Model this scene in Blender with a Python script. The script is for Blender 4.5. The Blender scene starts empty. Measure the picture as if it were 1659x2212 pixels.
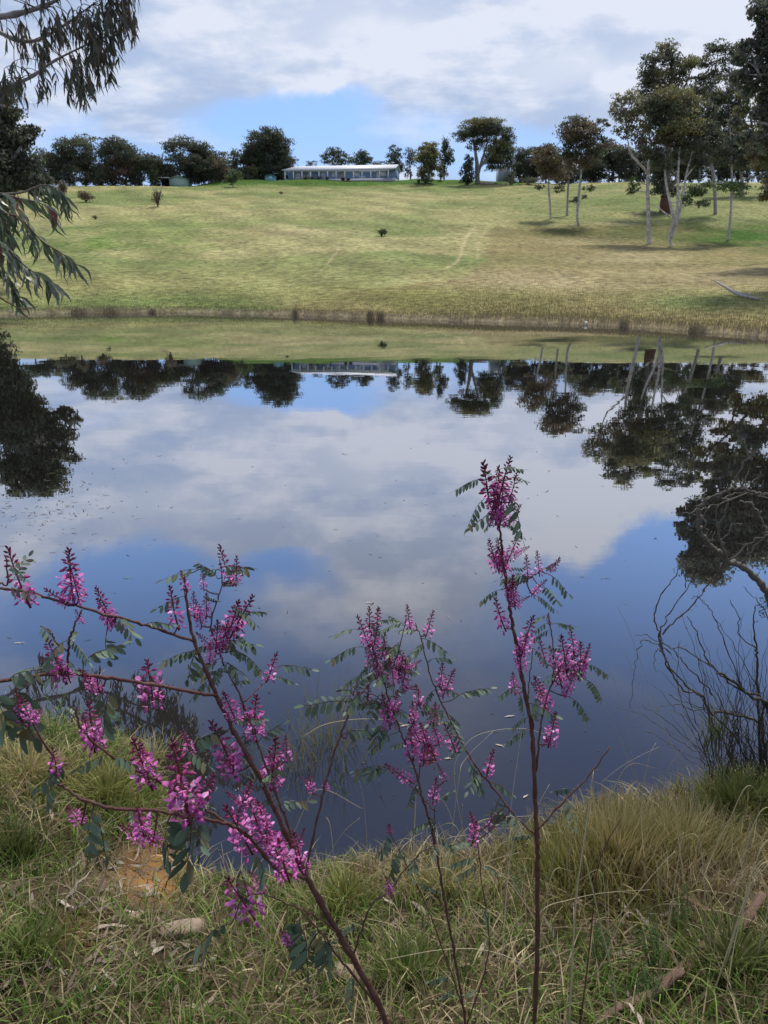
import bpy, math, random
import numpy as np
from mathutils import Vector, Matrix
random.seed(7); rng = np.random.default_rng(7)
scene = bpy.context.scene
R = math.radians
# ---------------------------------------------------------------- camera
CH = 3.2; PITCH = 18.03; FP = 1662.0          # camera height over the water, pitch, focal length in photo pixels (1659x2212)
cam = bpy.data.cameras.new('camera'); camo = bpy.data.objects.new('camera', cam); scene.collection.objects.link(camo)
camo.location = (0, 0, CH); camo.rotation_euler = (R(90 - PITCH), 0, 0)
cam.sensor_fit = 'VERTICAL'; cam.sensor_height = 34.6; cam.sensor_width = 25.95; cam.lens = 34.6 * FP / 2212
cam.clip_start = 0.05; cam.clip_end = 3000
cam.dof.use_dof = True; cam.dof.focus_distance = 2.3; cam.dof.aperture_fstop = 14.0
scene.camera = camo
scene.render.resolution_x = 768; scene.render.resolution_y = 1024
cp, sp_ = math.cos(R(PITCH)), math.sin(R(PITCH))
def pdir(px, py):
    u = (px - 829.5) / FP; v = (1106 - py) / FP
    return np.array([u, cp + v * sp_, -sp_ + v * cp])
def W(px, py, Y):
    d = pdir(px, py); k = Y / d[1]
    return Vector((d[0] * k, Y, CH + d[2] * k))
# ---------------------------------------------------------------- sky
SUN_EL, SUN_AZ = 60.0, 28.0     # azimuth from +Y, clockwise: sun high in front, above the picture
world = bpy.data.worlds.new('World'); scene.world = world; world.use_nodes = True
nt = world.node_tree; nt.nodes.clear()
N = nt.nodes.new; L = nt.links.new
def math_(op, a, b=None, c=None, clamp=False, tree=None):
    t = tree or nt
    n = t.nodes.new('ShaderNodeMath'); n.operation = op; n.use_clamp = clamp
    for i, v in enumerate((a, b, c)):
        if v is None: continue
        if isinstance(v, (int, float)): n.inputs[i].default_value = v
        else: t.links.new(v, n.inputs[i])
    return n.outputs[0]
def maprange(v, a, b, c=0.0, d=1.0, smooth=True, tree=None):
    t = tree or nt
    n = t.nodes.new('ShaderNodeMapRange'); n.interpolation_type = 'SMOOTHSTEP' if smooth else 'LINEAR'
    t.links.new(v, n.inputs[0])
    for i, x in enumerate((a, b, c, d)): n.inputs[1 + i].default_value = x
    return n.outputs[0]
def mixcol(f, a, b, tree=None):
    t = tree or nt
    n = t.nodes.new('ShaderNodeMix'); n.data_type = 'RGBA'
    if isinstance(f, (int, float)): n.inputs[0].default_value = f
    else: t.links.new(f, n.inputs[0])
    for i, v in ((6, a), (7, b)):
        if isinstance(v, tuple): n.inputs[i].default_value = (*v, 1) if len(v) == 3 else v
        else: t.links.new(v, n.inputs[i])
    return n.outputs[2]
tc = N('ShaderNodeTexCoord')
sky = N('ShaderNodeTexSky'); sky.sky_type = 'NISHITA'; sky.sun_disc = False
sky.sun_elevation = R(SUN_EL); sky.sun_rotation = R(SUN_AZ); sky.air_density = 1.0; sky.dust_density = 0.4; sky.ozone_density = 2.5
dirv = tc.outputs['Generated']
# break the straight outline of the clouds with turbulence of the direction itself
wn = N('ShaderNodeTexNoise'); wn.inputs['Scale'].default_value = 7.0; wn.inputs['Detail'].default_value = 6.0; wn.inputs['Roughness'].default_value = .55
L(dirv, wn.inputs['Vector'])
sb = N('ShaderNodeVectorMath'); sb.operation = 'SUBTRACT'; L(wn.outputs['Color'], sb.inputs[0]); sb.inputs[1].default_value = (.5, .5, .5)
sc_ = N('ShaderNodeVectorMath'); sc_.operation = 'SCALE'; L(sb.outputs[0], sc_.inputs[0]); sc_.inputs['Scale'].default_value = .11
ad = N('ShaderNodeVectorMath'); ad.operation = 'ADD'; L(dirv, ad.inputs[0]); L(sc_.outputs[0], ad.inputs[1])
wdir = ad.outputs[0]
sep = N('ShaderNodeSeparateXYZ'); L(dirv, sep.inputs[0])
def blob(px, py, rx, ry, refl=False):
    """soft elliptical bank of cloud (or gap) at a direction of the sky; refl: given where the pond mirrors it"""
    d = pdir(px, py); d = d / np.linalg.norm(d)
    if refl: d[2] = -d[2]
    n1 = N('ShaderNodeVectorMath'); n1.operation = 'SUBTRACT'; L(wdir, n1.inputs[0]); n1.inputs[1].default_value = tuple(d)
    n2 = N('ShaderNodeVectorMath'); n2.operation = 'MULTIPLY'; L(n1.outputs[0], n2.inputs[0])
    n2.inputs[1].default_value = (FP / rx, .35 * FP / rx, FP / ry)
    n3 = N('ShaderNodeVectorMath'); n3.operation = 'LENGTH'; L(n2.outputs[0], n3.inputs[0])
    return maprange(n3.outputs['Value'], 1.35, .15)
def addall(lst):
    s = None
    for v, w in lst:
        m = math_('MULTIPLY', v, w)
        s = m if s is None else math_('ADD', s, m)
    return s
# cloud-deck coordinates
den = math_('ADD', math_('MAXIMUM', sep.outputs['Z'], 0.0), .16)
cx = math_('DIVIDE', sep.outputs['X'], den); cy = math_('DIVIDE', sep.outputs['Y'], den)
cmb = N('ShaderNodeCombineXYZ'); L(cx, cmb.inputs[0]); L(cy, cmb.inputs[1])
n1 = N('ShaderNodeTexNoise'); n1.inputs['Scale'].default_value = 1.15; n1.inputs['Detail'].default_value = 8.0; n1.inputs['Roughness'].default_value = .55; n1.inputs['Distortion'].default_value = .25
L(cmb.outputs[0], n1.inputs['Vector'])
n2_ = N('ShaderNodeTexNoise'); n2_.inputs['Scale'].default_value = 2.4; n2_.inputs['Detail'].default_value = 7.0; n2_.inputs['Roughness'].default_value = .6
L(cmb.outputs[0], n2_.inputs['Vector'])
gaps = addall([(blob(640, 262, 200, 50), .7), (blob(300, 325, 460, 60), .48), (blob(900, 320, 500, 45), .38), (blob(760, 225, 90, 20), .2),
    (blob(60, 215, 120, 50), .15), (blob(1530, 1190, 250, 170, True), 1.15), (blob(1560, 1330, 330, 150, True), .7),
    (blob(280, 1215, 170, 85, True), 1.1), (blob(230, 1340, 300, 80, True), .65), (blob(640, 1235, 190, 60, True), .75), (blob(700, 1350, 420, 110, True), .2),
    (blob(1300, 1330, 200, 100, True), .55), (blob(900, 1720, 1400, 320, True), .62)])
banks = addall([(blob(60, 1150, 230, 100, True), .5), (blob(520, 1150, 300, 70, True), .35), (blob(780, 1310, 240, 90, True), .25), (blob(200, 240, 260, 40), .22), (blob(1200, 255, 260, 40), .25), (blob(420, 300, 160, 20), .2), (blob(760, 290, 120, 16), .2), (blob(900, 60, 900, 110), .5), (blob(870, 130, 220, 60), .6), (blob(1180, 175, 190, 60), .6), (blob(490, 100, 170, 70), .4),
    (blob(1215, 1100, 130, 110, True), 1.2), (blob(1400, 1060, 190, 60, True), .9), (blob(800, 1050, 750, 160, True), .6), (blob(850, 1230, 260, 70, True), .35)])
dens = math_('SUBTRACT', math_('ADD', math_('MULTIPLY', math_('SUBTRACT', n1.outputs['Fac'], .5), 1.7), math_('ADD', banks, .55)), gaps)
cmask = maprange(dens, -.12, .78)
puff = addall([(blob(870, 130, 200, 55), .55), (blob(1180, 175, 170, 50), .6), (blob(490, 95, 150, 60), .35), (blob(1215, 1100, 150, 110, True), 1.0), (blob(1400, 1060, 190, 60, True), 1.0), (blob(780, 1010, 260, 60, True), .5), (blob(330, 1080, 200, 50, True), .4),
   (blob(850, 965, 160, 40, True), .35), (blob(1500, 140, 260, 70), .3), (blob(1480, 900, 230, 120, True), .5)])
bright = math_('ADD', maprange(n2_.outputs['Fac'], .40, .66), puff, clamp=True)
# clouds are darker seen from below, high up; brighter towards the horizon
high = maprange(sep.outputs['Z'], .22, .62)
cl_lo = mixcol(bright, (3.5, 4.3, 5.9), (6.2, 6.5, 7.3))
cl_hi = mixcol(bright, (4.0, 4.15, 4.7), (7.2, 7.2, 7.4))
cloud = mixcol(high, cl_lo, cl_hi)
tint = mixcol(1.0, sky.outputs[0], (1.15, 1.12, 1.2)); tint.node.blend_type = 'MULTIPLY'
blue = mixcol(high, (2.3, 4.3, 8.6), (.62, 1.35, 3.5))
blue = mixcol(.35, blue, tint)
col = mixcol(math_('MULTIPLY', cmask, .93), blue, cloud)
bg = N('ShaderNodeBackground'); L(col, bg.inputs[0]); bg.inputs[1].default_value = .09
wo = N('ShaderNodeOutputWorld'); L(bg.outputs[0], wo.inputs[0])
world.cycles.sampling_method = 'MANUAL'; world.cycles.sample_map_resolution = 512
# ---------------------------------------------------------------- sun (veiled by thin cloud)
sl = bpy.data.lights.new('sun', 'SUN'); sl.energy = 2.8; sl.angle = R(11); sl.color = (1, .93, .82)
so = bpy.data.objects.new('sun', sl); scene.collection.objects.link(so)
saz, sel = R(SUN_AZ), R(SUN_EL)
sdir = Vector((math.sin(saz) * math.cos(sel), math.cos(saz) * math.cos(sel), math.sin(sel)))
so.rotation_euler = (-sdir).to_track_quat('-Z', 'Y').to_euler()
scene.view_settings.view_transform = 'Standard'; scene.view_settings.look = 'None'; scene.view_settings.gamma = 1.0
scene.view_settings.use_curve_mapping = False; scene.view_settings.exposure = 0.5
# ---------------------------------------------------------------- helpers
COL = scene.collection
def tag(o, label=None, cat=None, group=None, kind=None):
    if label: o['label'] = label
    if cat: o['category'] = cat
    if group: o['group'] = group
    if kind: o['kind'] = kind
    return o
def empty(name, loc, label, cat, group=None):
    o = bpy.data.objects.new(name, None); o.location = loc; o.empty_display_size = .2; COL.objects.link(o)
    return tag(o, label, cat, group)
def mesh(name, V, F, mat, parent=None, col=None, smooth=False):
    """V (n,3) world coordinates; F list or (m,k) array or list of such arrays"""
    V = np.asarray(V, dtype=np.float64)
    if parent is not None: V = V - np.array(parent.matrix_basis.translation)
    me = bpy.data.meshes.new(name)
    if isinstance(F, np.ndarray): F = [F]
    if len(F) and isinstance(F[0], np.ndarray):
        tot = [np.full(len(f), f.shape[1]) for f in F]; tot = np.concatenate(tot)
        idx = np.concatenate([f.ravel() for f in F]); st = np.concatenate([[0], np.cumsum(tot)[:-1]])
    else:
        tot = np.array([len(f) for f in F]); idx = np.array([i for f in F for i in f]); st = np.concatenate([[0], np.cumsum(tot)[:-1]])
    me.vertices.add(len(V)); me.vertices.foreach_set('co', V.astype(np.float32).ravel())
    me.loops.add(len(idx)); me.loops.foreach_set('vertex_index', idx.astype(np.int32))
    me.polygons.add(len(tot)); me.polygons.foreach_set('loop_start', st.astype(np.int32))
    if smooth: me.polygons.foreach_set('use_smooth', np.ones(len(tot), bool))
    me.update(calc_edges=True); me.validate()
    if col is not None:
        a = me.color_attributes.new('tone', 'FLOAT_COLOR', 'POINT')
        c = np.ones((len(V), 4), np.float32); c[:, :3] = col; a.data.foreach_set('color', c.ravel())
    me.materials.append(mat)
    o = bpy.data.objects.new(name, me); COL.objects.link(o)
    if parent is not None: o.parent = parent
    return o
class MB:
    def __init__(s): s.v = []; s.f = []; s.c = []; s.cur = (1, 1, 1)
    def add(s, V, F, c=None):
        b = len(s.v); s.v += [tuple(p) for p in V]; s.f += [[i + b for i in f] for f in F]; s.c += [c or s.cur] * len(V)
    def box(s, x0, x1, y0, y1, z0, z1, M=None, c=None):
        V = [Vector((x, y, z)) for z in (z0, z1) for y in (y0, y1) for x in (x0, x1)]
        if M: V = [M @ v for v in V]
        s.add(V, [(0, 2, 3, 1), (4, 5, 7, 6), (0, 1, 5, 4), (2, 6, 7, 3), (0, 4, 6, 2), (1, 3, 7, 5)], c)
    def tube(s, P, rad, n=6, c=None, cap=True):
        P = [Vector(p) for p in P]
        if len(P) < 2: return
        rr = rad if hasattr(rad, '__len__') else [rad] * len(P)
        V = []; t0 = None; nx = None
        for i, p in enumerate(P):
            t = (P[min(i + 1, len(P) - 1)] - P[max(i - 1, 0)])
            if t.length < 1e-9: t = Vector((0, 0, 1))
            t.normalize()
            if nx is None:
                nx = t.orthogonal().normalized()
            else:
                nx = (nx - t * nx.dot(t))
                nx = nx.normalized() if nx.length > 1e-6 else t.orthogonal().normalized()
            ny = t.cross(nx)
            for k in range(n):
                a = 2 * math.pi * k / n
                V.append(p + (nx * math.cos(a) + ny * math.sin(a)) * rr[i])
        F = [(i * n + k, i * n + (k + 1) % n, (i + 1) * n + (k + 1) % n, (i + 1) * n + k) for i in range(len(P) - 1) for k in range(n)]
        if cap: F += [tuple(range(n))[::-1], tuple((len(P) - 1) * n + k for k in range(n))]
        s.add(V, F, c)
    def build(s, name, mat, parent=None, smooth=False):
        return mesh(name, np.array(s.v), s.f, mat, parent, np.array(s.c, np.float32), smooth)
def catmull(P, n=4):
    P = [Vector(p) for p in P]
    if len(P) < 3: return P
    Q = [P[0] * 2 - P[1]] + P + [P[-1] * 2 - P[-2]]; out = []
    for i in range(1, len(Q) - 2):
        for k in range(n):
            t = k / n; a, b, c, d = Q[i - 1], Q[i], Q[i + 1], Q[i + 2]
            out.append(.5 * ((2 * b) + (c - a) * t + (2 * a - 5 * b + 4 * c - d) * t * t + (3 * b - a - 3 * c + d) * t ** 3))
    out.append(P[-1]); return out
def lerp_list(a, n): return list(np.interp(np.linspace(0, 1, n), np.linspace(0, 1, len(a)), a))
def smooth01(x): x = np.clip(x, 0, 1); return x * x * (3 - 2 * x)
# cheap value noise in numpy
_perm = rng.random((256, 256))
def vnoise(x, y):
    x = np.asarray(x, float); y = np.asarray(y, float); xi = np.floor(x).astype(int); yi = np.floor(y).astype(int)
    fx = smooth01(x - xi); fy = smooth01(y - yi); g = lambda a, b: _perm[a % 256, b % 256]
    return (g(xi, yi) * (1 - fx) + g(xi + 1, yi) * fx) * (1 - fy) + (g(xi, yi + 1) * (1 - fx) + g(xi + 1, yi + 1) * fx) * fy
def fbm(x, y, o=4):
    s = 0; a = .5
    for i in range(o): s = s + a * vnoise(x * 2 ** i + 17 * i, y * 2 ** i + 5 * i); a *= .5
    return s
# ---------------------------------------------------------------- materials
def mat_tone(name, base=(1, 1, 1), rough=.8, spec=.25, bump=0, bscale=30, vary=0, vscale=5, trans=0, sheen=0, tone=True, vary_col=None, metallic=0):
    m = bpy.data.materials.new(name); m.use_nodes = True; t = m.node_tree; b = t.nodes['Principled BSDF']
    b.inputs['Roughness'].default_value = rough; b.inputs['Specular IOR Level'].default_value = spec; b.inputs['Metallic'].default_value = metallic
    if tone:
        a = t.nodes.new('ShaderNodeAttribute'); a.attribute_name = 'tone'
        c = mixcol(1.0, a.outputs['Color'], tuple(base), tree=t); c.node.blend_type = 'MULTIPLY'
    else:
        rgb = t.nodes.new('ShaderNodeRGB'); rgb.outputs[0].default_value = (*base, 1); c = rgb.outputs[0]
    tcn = t.nodes.new('ShaderNodeTexCoord')
    if vary:
        n = t.nodes.new('ShaderNodeTexNoise'); n.inputs['Scale'].default_value = vscale; n.inputs['Detail'].default_value = 5
        t.links.new(tcn.outputs['Object'], n.inputs['Vector'])
        f = maprange(n.outputs['Fac'], .3, .7, 0, vary, tree=t)
        c = mixcol(f, c, vary_col or tuple(x * .3 for x in base), tree=t)
    t.links.new(c, b.inputs['Base Color'])
    if bump:
        n = t.nodes.new('ShaderNodeTexNoise'); n.inputs['Scale'].default_value = bscale; n.inputs['Detail'].default_value = 4
        t.links.new(tcn.outputs['Object'], n.inputs['Vector'])
        bp = t.nodes.new('ShaderNodeBump'); bp.inputs['Strength'].default_value = bump; bp.inputs['Distance'].default_value = .02
        t.links.new(n.outputs['Fac'], bp.inputs['Height']); t.links.new(bp.outputs[0], b.inputs['Normal'])
    if trans:
        tr = t.nodes.new('ShaderNodeBsdfTranslucent'); t.links.new(c, tr.inputs[0])
        mx = t.nodes.new('ShaderNodeMixShader'); mx.inputs[0].default_value = trans
        t.links.new(b.outputs[0], mx.inputs[1]); t.links.new(tr.outputs[0], mx.inputs[2]); t.links.new(mx.outputs[0], t.nodes['Material Output'].inputs[0])
    return m
# ================================================================ THE SETTING
def water_hit(px, py):
    d = pdir(px, py); k = -CH / d[2]; return (d[0] * k, d[1] * k)
near_px = [(-900, 1500), (-300, 1540), (0, 1575), (200, 1600), (330, 1650), (385, 1750), (405, 1850), (440, 1915), (560, 1925), (680, 1890), (850, 1870), (1050, 1860), (1130, 1815), (1250, 1775), (1400, 1755), (1550, 1705), (1700, 1680), (2400, 1640)]
NEAR = np.array([water_hit(*p) for p in near_px])
far_px = [(-700, 678), (0, 680), (200, 676), (400, 675), (560, 679), (700, 683), (850, 689), (1000, 694), (1250, 701), (1400, 708), (1500, 716), (1659, 728), (2300, 745)]
FAR = np.array([water_hit(*p) for p in far_px])
def near_sd(x, y):
    """signed distance to the near water line, positive on the water side"""
    best = np.full(x.shape, 1e9)
    for i in range(len(NEAR) - 1):
        a, b = NEAR[i], NEAR[i + 1]; d = b - a
        t = np.clip(((x - a[0]) * d[0] + (y - a[1]) * d[1]) / (d @ d), 0, 1)
        best = np.minimum(best, np.hypot(x - a[0] - t * d[0], y - a[1] - t * d[1]))
    inside = y > np.interp(x, NEAR[:, 0], NEAR[:, 1])
    # the shore line runs as a graph over x closely enough to take its side from there
    return np.where(inside, best, -best)
PL = np.array([(45, 0), (100, 6.5), (150, 13.6), (195, 19.9), (206, 20.2), (300, 5), (700, -8), (2000, -8)])
PC = np.array([(45, 0), (100, 6.5), (150, 13.4), (198, 20.1), (206, 22.4), (209, 22.6), (240, 22.7), (330, 5), (700, -8), (2000, -8)])
PR = np.array([(45, 0), (98, 5.05), (126, 10.4), (160, 15.9), (190, 20.3), (204, 20.8), (300, 5), (700, -8), (2000, -8)])
_t = np.arange(45, 1200, 1.0)
def _sm(P):
    z = np.interp(_t, P[:, 0], P[:, 1]); k = np.ones(7) / 7; zp = np.pad(z, 3, mode='edge'); return np.convolve(zp, k, 'valid')
SL, SC, SR = _sm(PL), _sm(PC), _sm(PR)
def far_z(x, y):
    ys = np.interp(x, FAR[:, 0], FAR[:, 1]); a = x / np.maximum(y, 1)
    yy = np.where(y < 100, 45 + (y - ys) * 55 / (100 - ys), y)
    zl, zc, zr = (np.interp(yy, _t, s) for s in (SL, SC, SR))
    w2 = smooth01((a + .27) / .09); w = smooth01((a - .10) / .2)
    z = (zl * (1 - w2) + zc * w2) * (1 - w) + zr * w
    d = np.clip(y - ys, 0, None)
    bank = .12 * (1 - np.exp(-d / .35))                      # eroded lip at the water
    return z + bank + (fbm(x * .11, y * .11) - .47) * np.clip(d / 25, 0, 1) * .9
def terrain(x, y):
    x = np.asarray(x, float); y = np.asarray(y, float)
    ys = np.interp(x, FAR[:, 0], FAR[:, 1])
    sn = near_sd(x, y); sl = (x + .72 * y + 1.2) * .81; sr = (.74 * y - x + 1.2) * .80
    side = np.minimum(np.minimum(sn, sl), sr)
    d = np.clip(-side, 0, None)
    nz = 1.6 * (1 - np.exp(-d / 2.6)) + .10 * (1 - np.exp(-d / .06)) + (fbm(x * 1.3, y * 1.3, 3) - .44) * .22 * np.clip(d / .8, 0, 1) + (fbm(x * 9, y * 9, 2) - .37) * .05 * np.clip(d / .3, 0, 1)
    inside = np.minimum(side, ys - y)
    bed = -.35 * (1 - np.exp(-np.clip(inside, 0, None) / .5)) - .02
    z = np.where(inside > 0, bed, np.where(y > ys, np.maximum(far_z(x, y), np.where(d > 0, np.minimum(nz, 1), -9)), nz))
    return z
def gz(x, y): return float(terrain(np.array([x]), np.array([y]))[0])
def hit(px, py, y0=1.0, y1=330.0):
    """where the line of sight through a photo pixel meets the land"""
    d = pdir(px, py); ys = np.geomspace(y0, y1, 1600); k = ys / d[1]
    x = d[0] * k; z = CH + d[2] * k; t = terrain(x, ys); b = np.where((z <= t))[0]
    i = b[0] if len(b) else len(ys) - 1
    return Vector((x[i], ys[i], float(t[i])))
def proj(x, y, z):
    dy = y * cp - (z - CH) * sp_; up = y * sp_ + (z - CH) * cp
    return 829.5 + FP * x / dy, 1106 - FP * up / dy
# grid, dense near the camera
nxg, nyg = 460, 1000
u = np.linspace(-1, 1, nxg); a_ = 1.6; bx = math.asinh(900 / a_); gx = a_ * np.sinh(bx * u)
gy = np.concatenate([-np.geomspace(60, .25, 40), np.linspace(-.2, 1.2, 30), 1.2 * np.geomspace(1.02, 1100 / 1.2, nyg - 70)])
X, Yg = np.meshgrid(gx, gy); Zg = terrain(X, Yg)
V = np.stack([X.ravel(), Yg.ravel(), Zg.ravel()], 1)
ii = (np.arange(len(gy) - 1)[:, None] * nxg + np.arange(nxg - 1)[None, :]).ravel()
F = np.stack([ii, ii + 1, ii + nxg + 1, ii + nxg], 1)
# patches of different grass (own colour, plus painted tree shade under the right gums), laid out on the land
px, py = proj(V[:, 0], np.maximum(V[:, 1], .5), V[:, 2]); yv = V[:, 1]; xv = V[:, 0]
def field_colour(x, y, z):
    px, py = proj(x, np.maximum(y, .5), z)
    n_ = fbm(x * .07, y * .07); n2 = fbm(x * .35 + 9, y * .22 + 3)
    pale = np.array([.285, .270, .125]); green = np.array([.150, .190, .065]); straw = np.array([.34, .285, .165]); brown = np.array([.185, .148, .068]); lawn = np.array([.062, .125, .022])
    def mix(a, b, t): t = np.clip(t, 0, 1)[:, None]; return a * (1 - t) + b * t
    c = mix(pale[None, :], green, (n_ - .33) * 3.2 + (n2 - .45) * 1.2)
    def g(cx, cy, rx, ry, p=1.0): return np.clip(1.3 - np.sqrt(((px - cx) / rx) ** 2 + ((py - cy) / ry) ** 2) + (n2 - .47) * 1.1, 0, 1) ** p
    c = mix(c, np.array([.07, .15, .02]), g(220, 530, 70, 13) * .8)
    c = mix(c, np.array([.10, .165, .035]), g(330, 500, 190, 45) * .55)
    c = mix(c, straw, g(640, 500, 170, 10) * .35); c = mix(c, brown, g(560, 503, 80, 8) * .25)
    c = mix(c, np.array([.27, .25, .11]), g(300, 610, 420, 30) * .6); c = mix(c, np.array([.26, .245, .11]), g(600, 580, 400, 28) * .45)
    c = mix(c, pale * 1.08, g(700, 455, 600, 25) * .4)
    # unmown rank grass on the right of the mown paddock
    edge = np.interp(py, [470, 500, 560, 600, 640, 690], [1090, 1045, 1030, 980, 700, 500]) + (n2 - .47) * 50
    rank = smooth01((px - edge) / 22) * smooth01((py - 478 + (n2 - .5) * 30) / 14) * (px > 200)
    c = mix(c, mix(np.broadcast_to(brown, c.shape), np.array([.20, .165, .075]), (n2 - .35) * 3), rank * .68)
    c = mix(c, straw * 1.02, g(1180, 610, 220, 28) * .7 * rank); c = mix(c, straw * 1.02, g(1360, 560, 130, 22) * .6); c = mix(c, straw, g(1290, 520, 120, 12) * .6)
    c = mix(c, np.array([.165, .17, .055]), g(900, 640, 420, 26) * .7)
    c = mix(c, np.array([.155, .20, .07]), g(1520, 650, 170, 26) * .75); c = mix(c, straw, g(1560, 600, 200, 26) * .5)
    c = mix(c, np.array([.13, .17, .055]), g(1420, 440, 420, 45) * .6); c = mix(c, np.array([.035, .095, .010]), g(1600, 510, 150, 30)); c = mix(c, np.array([.065, .09, .022]), g(1380, 505, 190, 22) * .7)  # greener grass under the right gums; the last two also carry painted tree shade
    c = mix(c, np.array([.10, .11, .035]), g(1180, 500, 130, 12) * .6)  # dark band below the slender gums, their shade painted into the grass colour
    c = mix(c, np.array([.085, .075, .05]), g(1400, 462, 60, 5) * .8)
    # wheel tracks
    def track(P, w):
        P = np.array(P, float); t = np.interp(py, P[:, 1], P[:, 0]); on = (py > P[0, 1]) & (py < P[-1, 1])
        return np.where(on, np.exp(-((px - t) / w) ** 2), 0)
    tr = track([(1030, 485), (1005, 515), (997, 545), (988, 565), (960, 582)], 4) + track([(1055, 488), (1035, 520), (1030, 560)], 3) * .6
    tr += track([(732, 525), (728, 545), (705, 572)], 3.0) * .8
    c = mix(c, np.array([.42, .37, .21]), tr * .8)
    # mower swaths
    sw = .5 + .5 * np.sin((x * .55 + y * .28) * 1.3 + n_ * 9); c = c * (1 + ((sw - .5) * .24 * (px < 1000))[:, None])
    ln = smooth01((y - 197.5) / 2) * smooth01((px - 330) / 60) * (px < 1130)
    c = mix(c, lawn * (1 + (n2[:, None] - .5) * .6), ln)
    ys = np.interp(x, FAR[:, 0], FAR[:, 1]); d = y - ys
    c = mix(c, np.array([.25, .21, .145]), np.clip(1.2 - d / .5, 0, 1) * .8)       # bare eroded lip
    return c
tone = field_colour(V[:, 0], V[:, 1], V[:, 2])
nb = yv < 12
n3 = fbm(xv[nb] * 1.7, yv[nb] * 1.7); 
soil = np.array([.060, .045, .028]) * (1 - 0) + 0 * n3[:, None]
soil = soil * (0.7 + n3[:, None])
def gn(cx, cy, rx, ry): return np.clip(1.4 - np.sqrt(((px[nb] - cx) / rx) ** 2 + ((py[nb] - cy) / ry) ** 2), 0, 1)[:, None]
oc = gn(335, 1890, 85, 60); soil = soil * (1 - oc) + np.array([.24, .125, .045]) * oc
oc = gn(170, 2010, 60, 40) * .7; soil = soil * (1 - oc) + np.array([.15, .07, .03]) * oc
mud = (V[nb, 2] < .02)[:, None]; soil = np.where(mud, np.array([.045, .042, .036]), soil)
tone[nb] = soil
gm = mat_tone('pasture_grass', rough=.95, spec=.1)
t = gm.node_tree; b = t.nodes['Principled BSDF']; at = [n for n in t.nodes if n.type == 'ATTRIBUTE'][0]
tcn = [n for n in t.nodes if n.type == 'TEX_COORD'][0]
mp = t.nodes.new('ShaderNodeMapping'); mp.inputs['Scale'].default_value = (.85, .95, 1); t.links.new(tcn.outputs['Object'], mp.inputs[0])
na = t.nodes.new('ShaderNodeTexNoise'); na.inputs['Scale'].default_value = 1.9; na.inputs['Detail'].default_value = 10; na.inputs['Roughness'].default_value = .72; t.links.new(mp.outputs[0], na.inputs['Vector'])
fa = maprange(na.outputs['Fac'], .35, .65, .40, 1.58, smooth=False, tree=t)
nb2 = t.nodes.new('ShaderNodeTexNoise'); nb2.inputs['Scale'].default_value = .22; nb2.inputs['Detail'].default_value = 7; nb2.inputs['Roughness'].default_value = .65; t.links.new(mp.outputs[0], nb2.inputs['Vector'])
fb = maprange(nb2.outputs['Fac'], .3, .7, .78, 1.2, smooth=False, tree=t)
mm = math_('MULTIPLY', fa, fb, tree=t)
vm = t.nodes.new('ShaderNodeVectorMath'); vm.operation = 'SCALE'; t.links.new(at.outputs['Color'], vm.inputs[0]); t.links.new(mm, vm.inputs['Scale'])
t.links.new(vm.outputs[0], b.inputs['Base Color'])
bp = t.nodes.new('ShaderNodeBump'); bp.inputs['Strength'].default_value = .6; bp.inputs['Distance'].default_value = .12; t.links.new(na.outputs['Fac'], bp.inputs['Height']); t.links.new(bp.outputs[0], b.inputs['Normal'])
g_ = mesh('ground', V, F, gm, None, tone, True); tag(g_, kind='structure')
# ---------------------------------------------------------------- pond
wm = bpy.data.materials.new('pond_water'); wm.use_nodes = True; t = wm.node_tree; t.nodes.clear()
out = t.nodes.new('ShaderNodeOutputMaterial'); gl = t.nodes.new('ShaderNodeBsdfGlossy'); gl.inputs['Roughness'].default_value = .004; gl.inputs['Color'].default_value = (.90, .90, .92, 1)
df = t.nodes.new('ShaderNodeBsdfDiffuse'); df.inputs[0].default_value = (.018, .017, .016, 1)
tcn = t.nodes.new('ShaderNodeTexCoord'); mp = t.nodes.new('ShaderNodeMapping'); mp.inputs['Scale'].default_value = (.35, 1.0, 1); t.links.new(tcn.outputs['Object'], mp.inputs[0])
nn = t.nodes.new('ShaderNodeTexNoise'); nn.inputs['Scale'].default_value = 1.6; nn.inputs['Detail'].default_value = 3; t.links.new(mp.outputs[0], nn.inputs['Vector'])
bp = t.nodes.new('ShaderNodeBump'); bp.inputs['Strength'].default_value = .16; bp.inputs['Distance'].default_value = .006; t.links.new(nn.outputs['Fac'], bp.inputs['Height'])
t.links.new(bp.outputs[0], gl.inputs['Normal'])
lw = t.nodes.new('ShaderNodeLayerWeight'); lw.inputs['Blend'].default_value = .5
cos_ = math_('SUBTRACT', 1.0, lw.outputs['Facing'], tree=t)
cr = t.nodes.new('ShaderNodeFloatCurve'); cv = cr.mapping.curves[0]
cv.points[0].location = (0, .97); cv.points[1].location = (1, .10)
for x_, y_ in ((.06, .80), (.13, .77), (.25, .70), (.36, .56), (.45, .39), (.55, .20), (.7, .12)): cv.points.new(x_, y_)
cr.mapping.update(); t.links.new(cos_, cr.inputs['Value'])
mx = t.nodes.new('ShaderNodeMixShader'); t.links.new(cr.outputs[0], mx.inputs[0]); t.links.new(df.outputs[0], mx.inputs[1]); t.links.new(gl.outputs[0], mx.inputs[2]); t.links.new(mx.outputs[0], out.inputs[0])
wb = MB(); wb.add([(-75, -4, 0), (75, -4, 0), (75, 75, 0), (-75, 75, 0)], [(0, 1, 2, 3)])
w_ = wb.build('water', wm); tag(w_, kind='structure')
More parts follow.
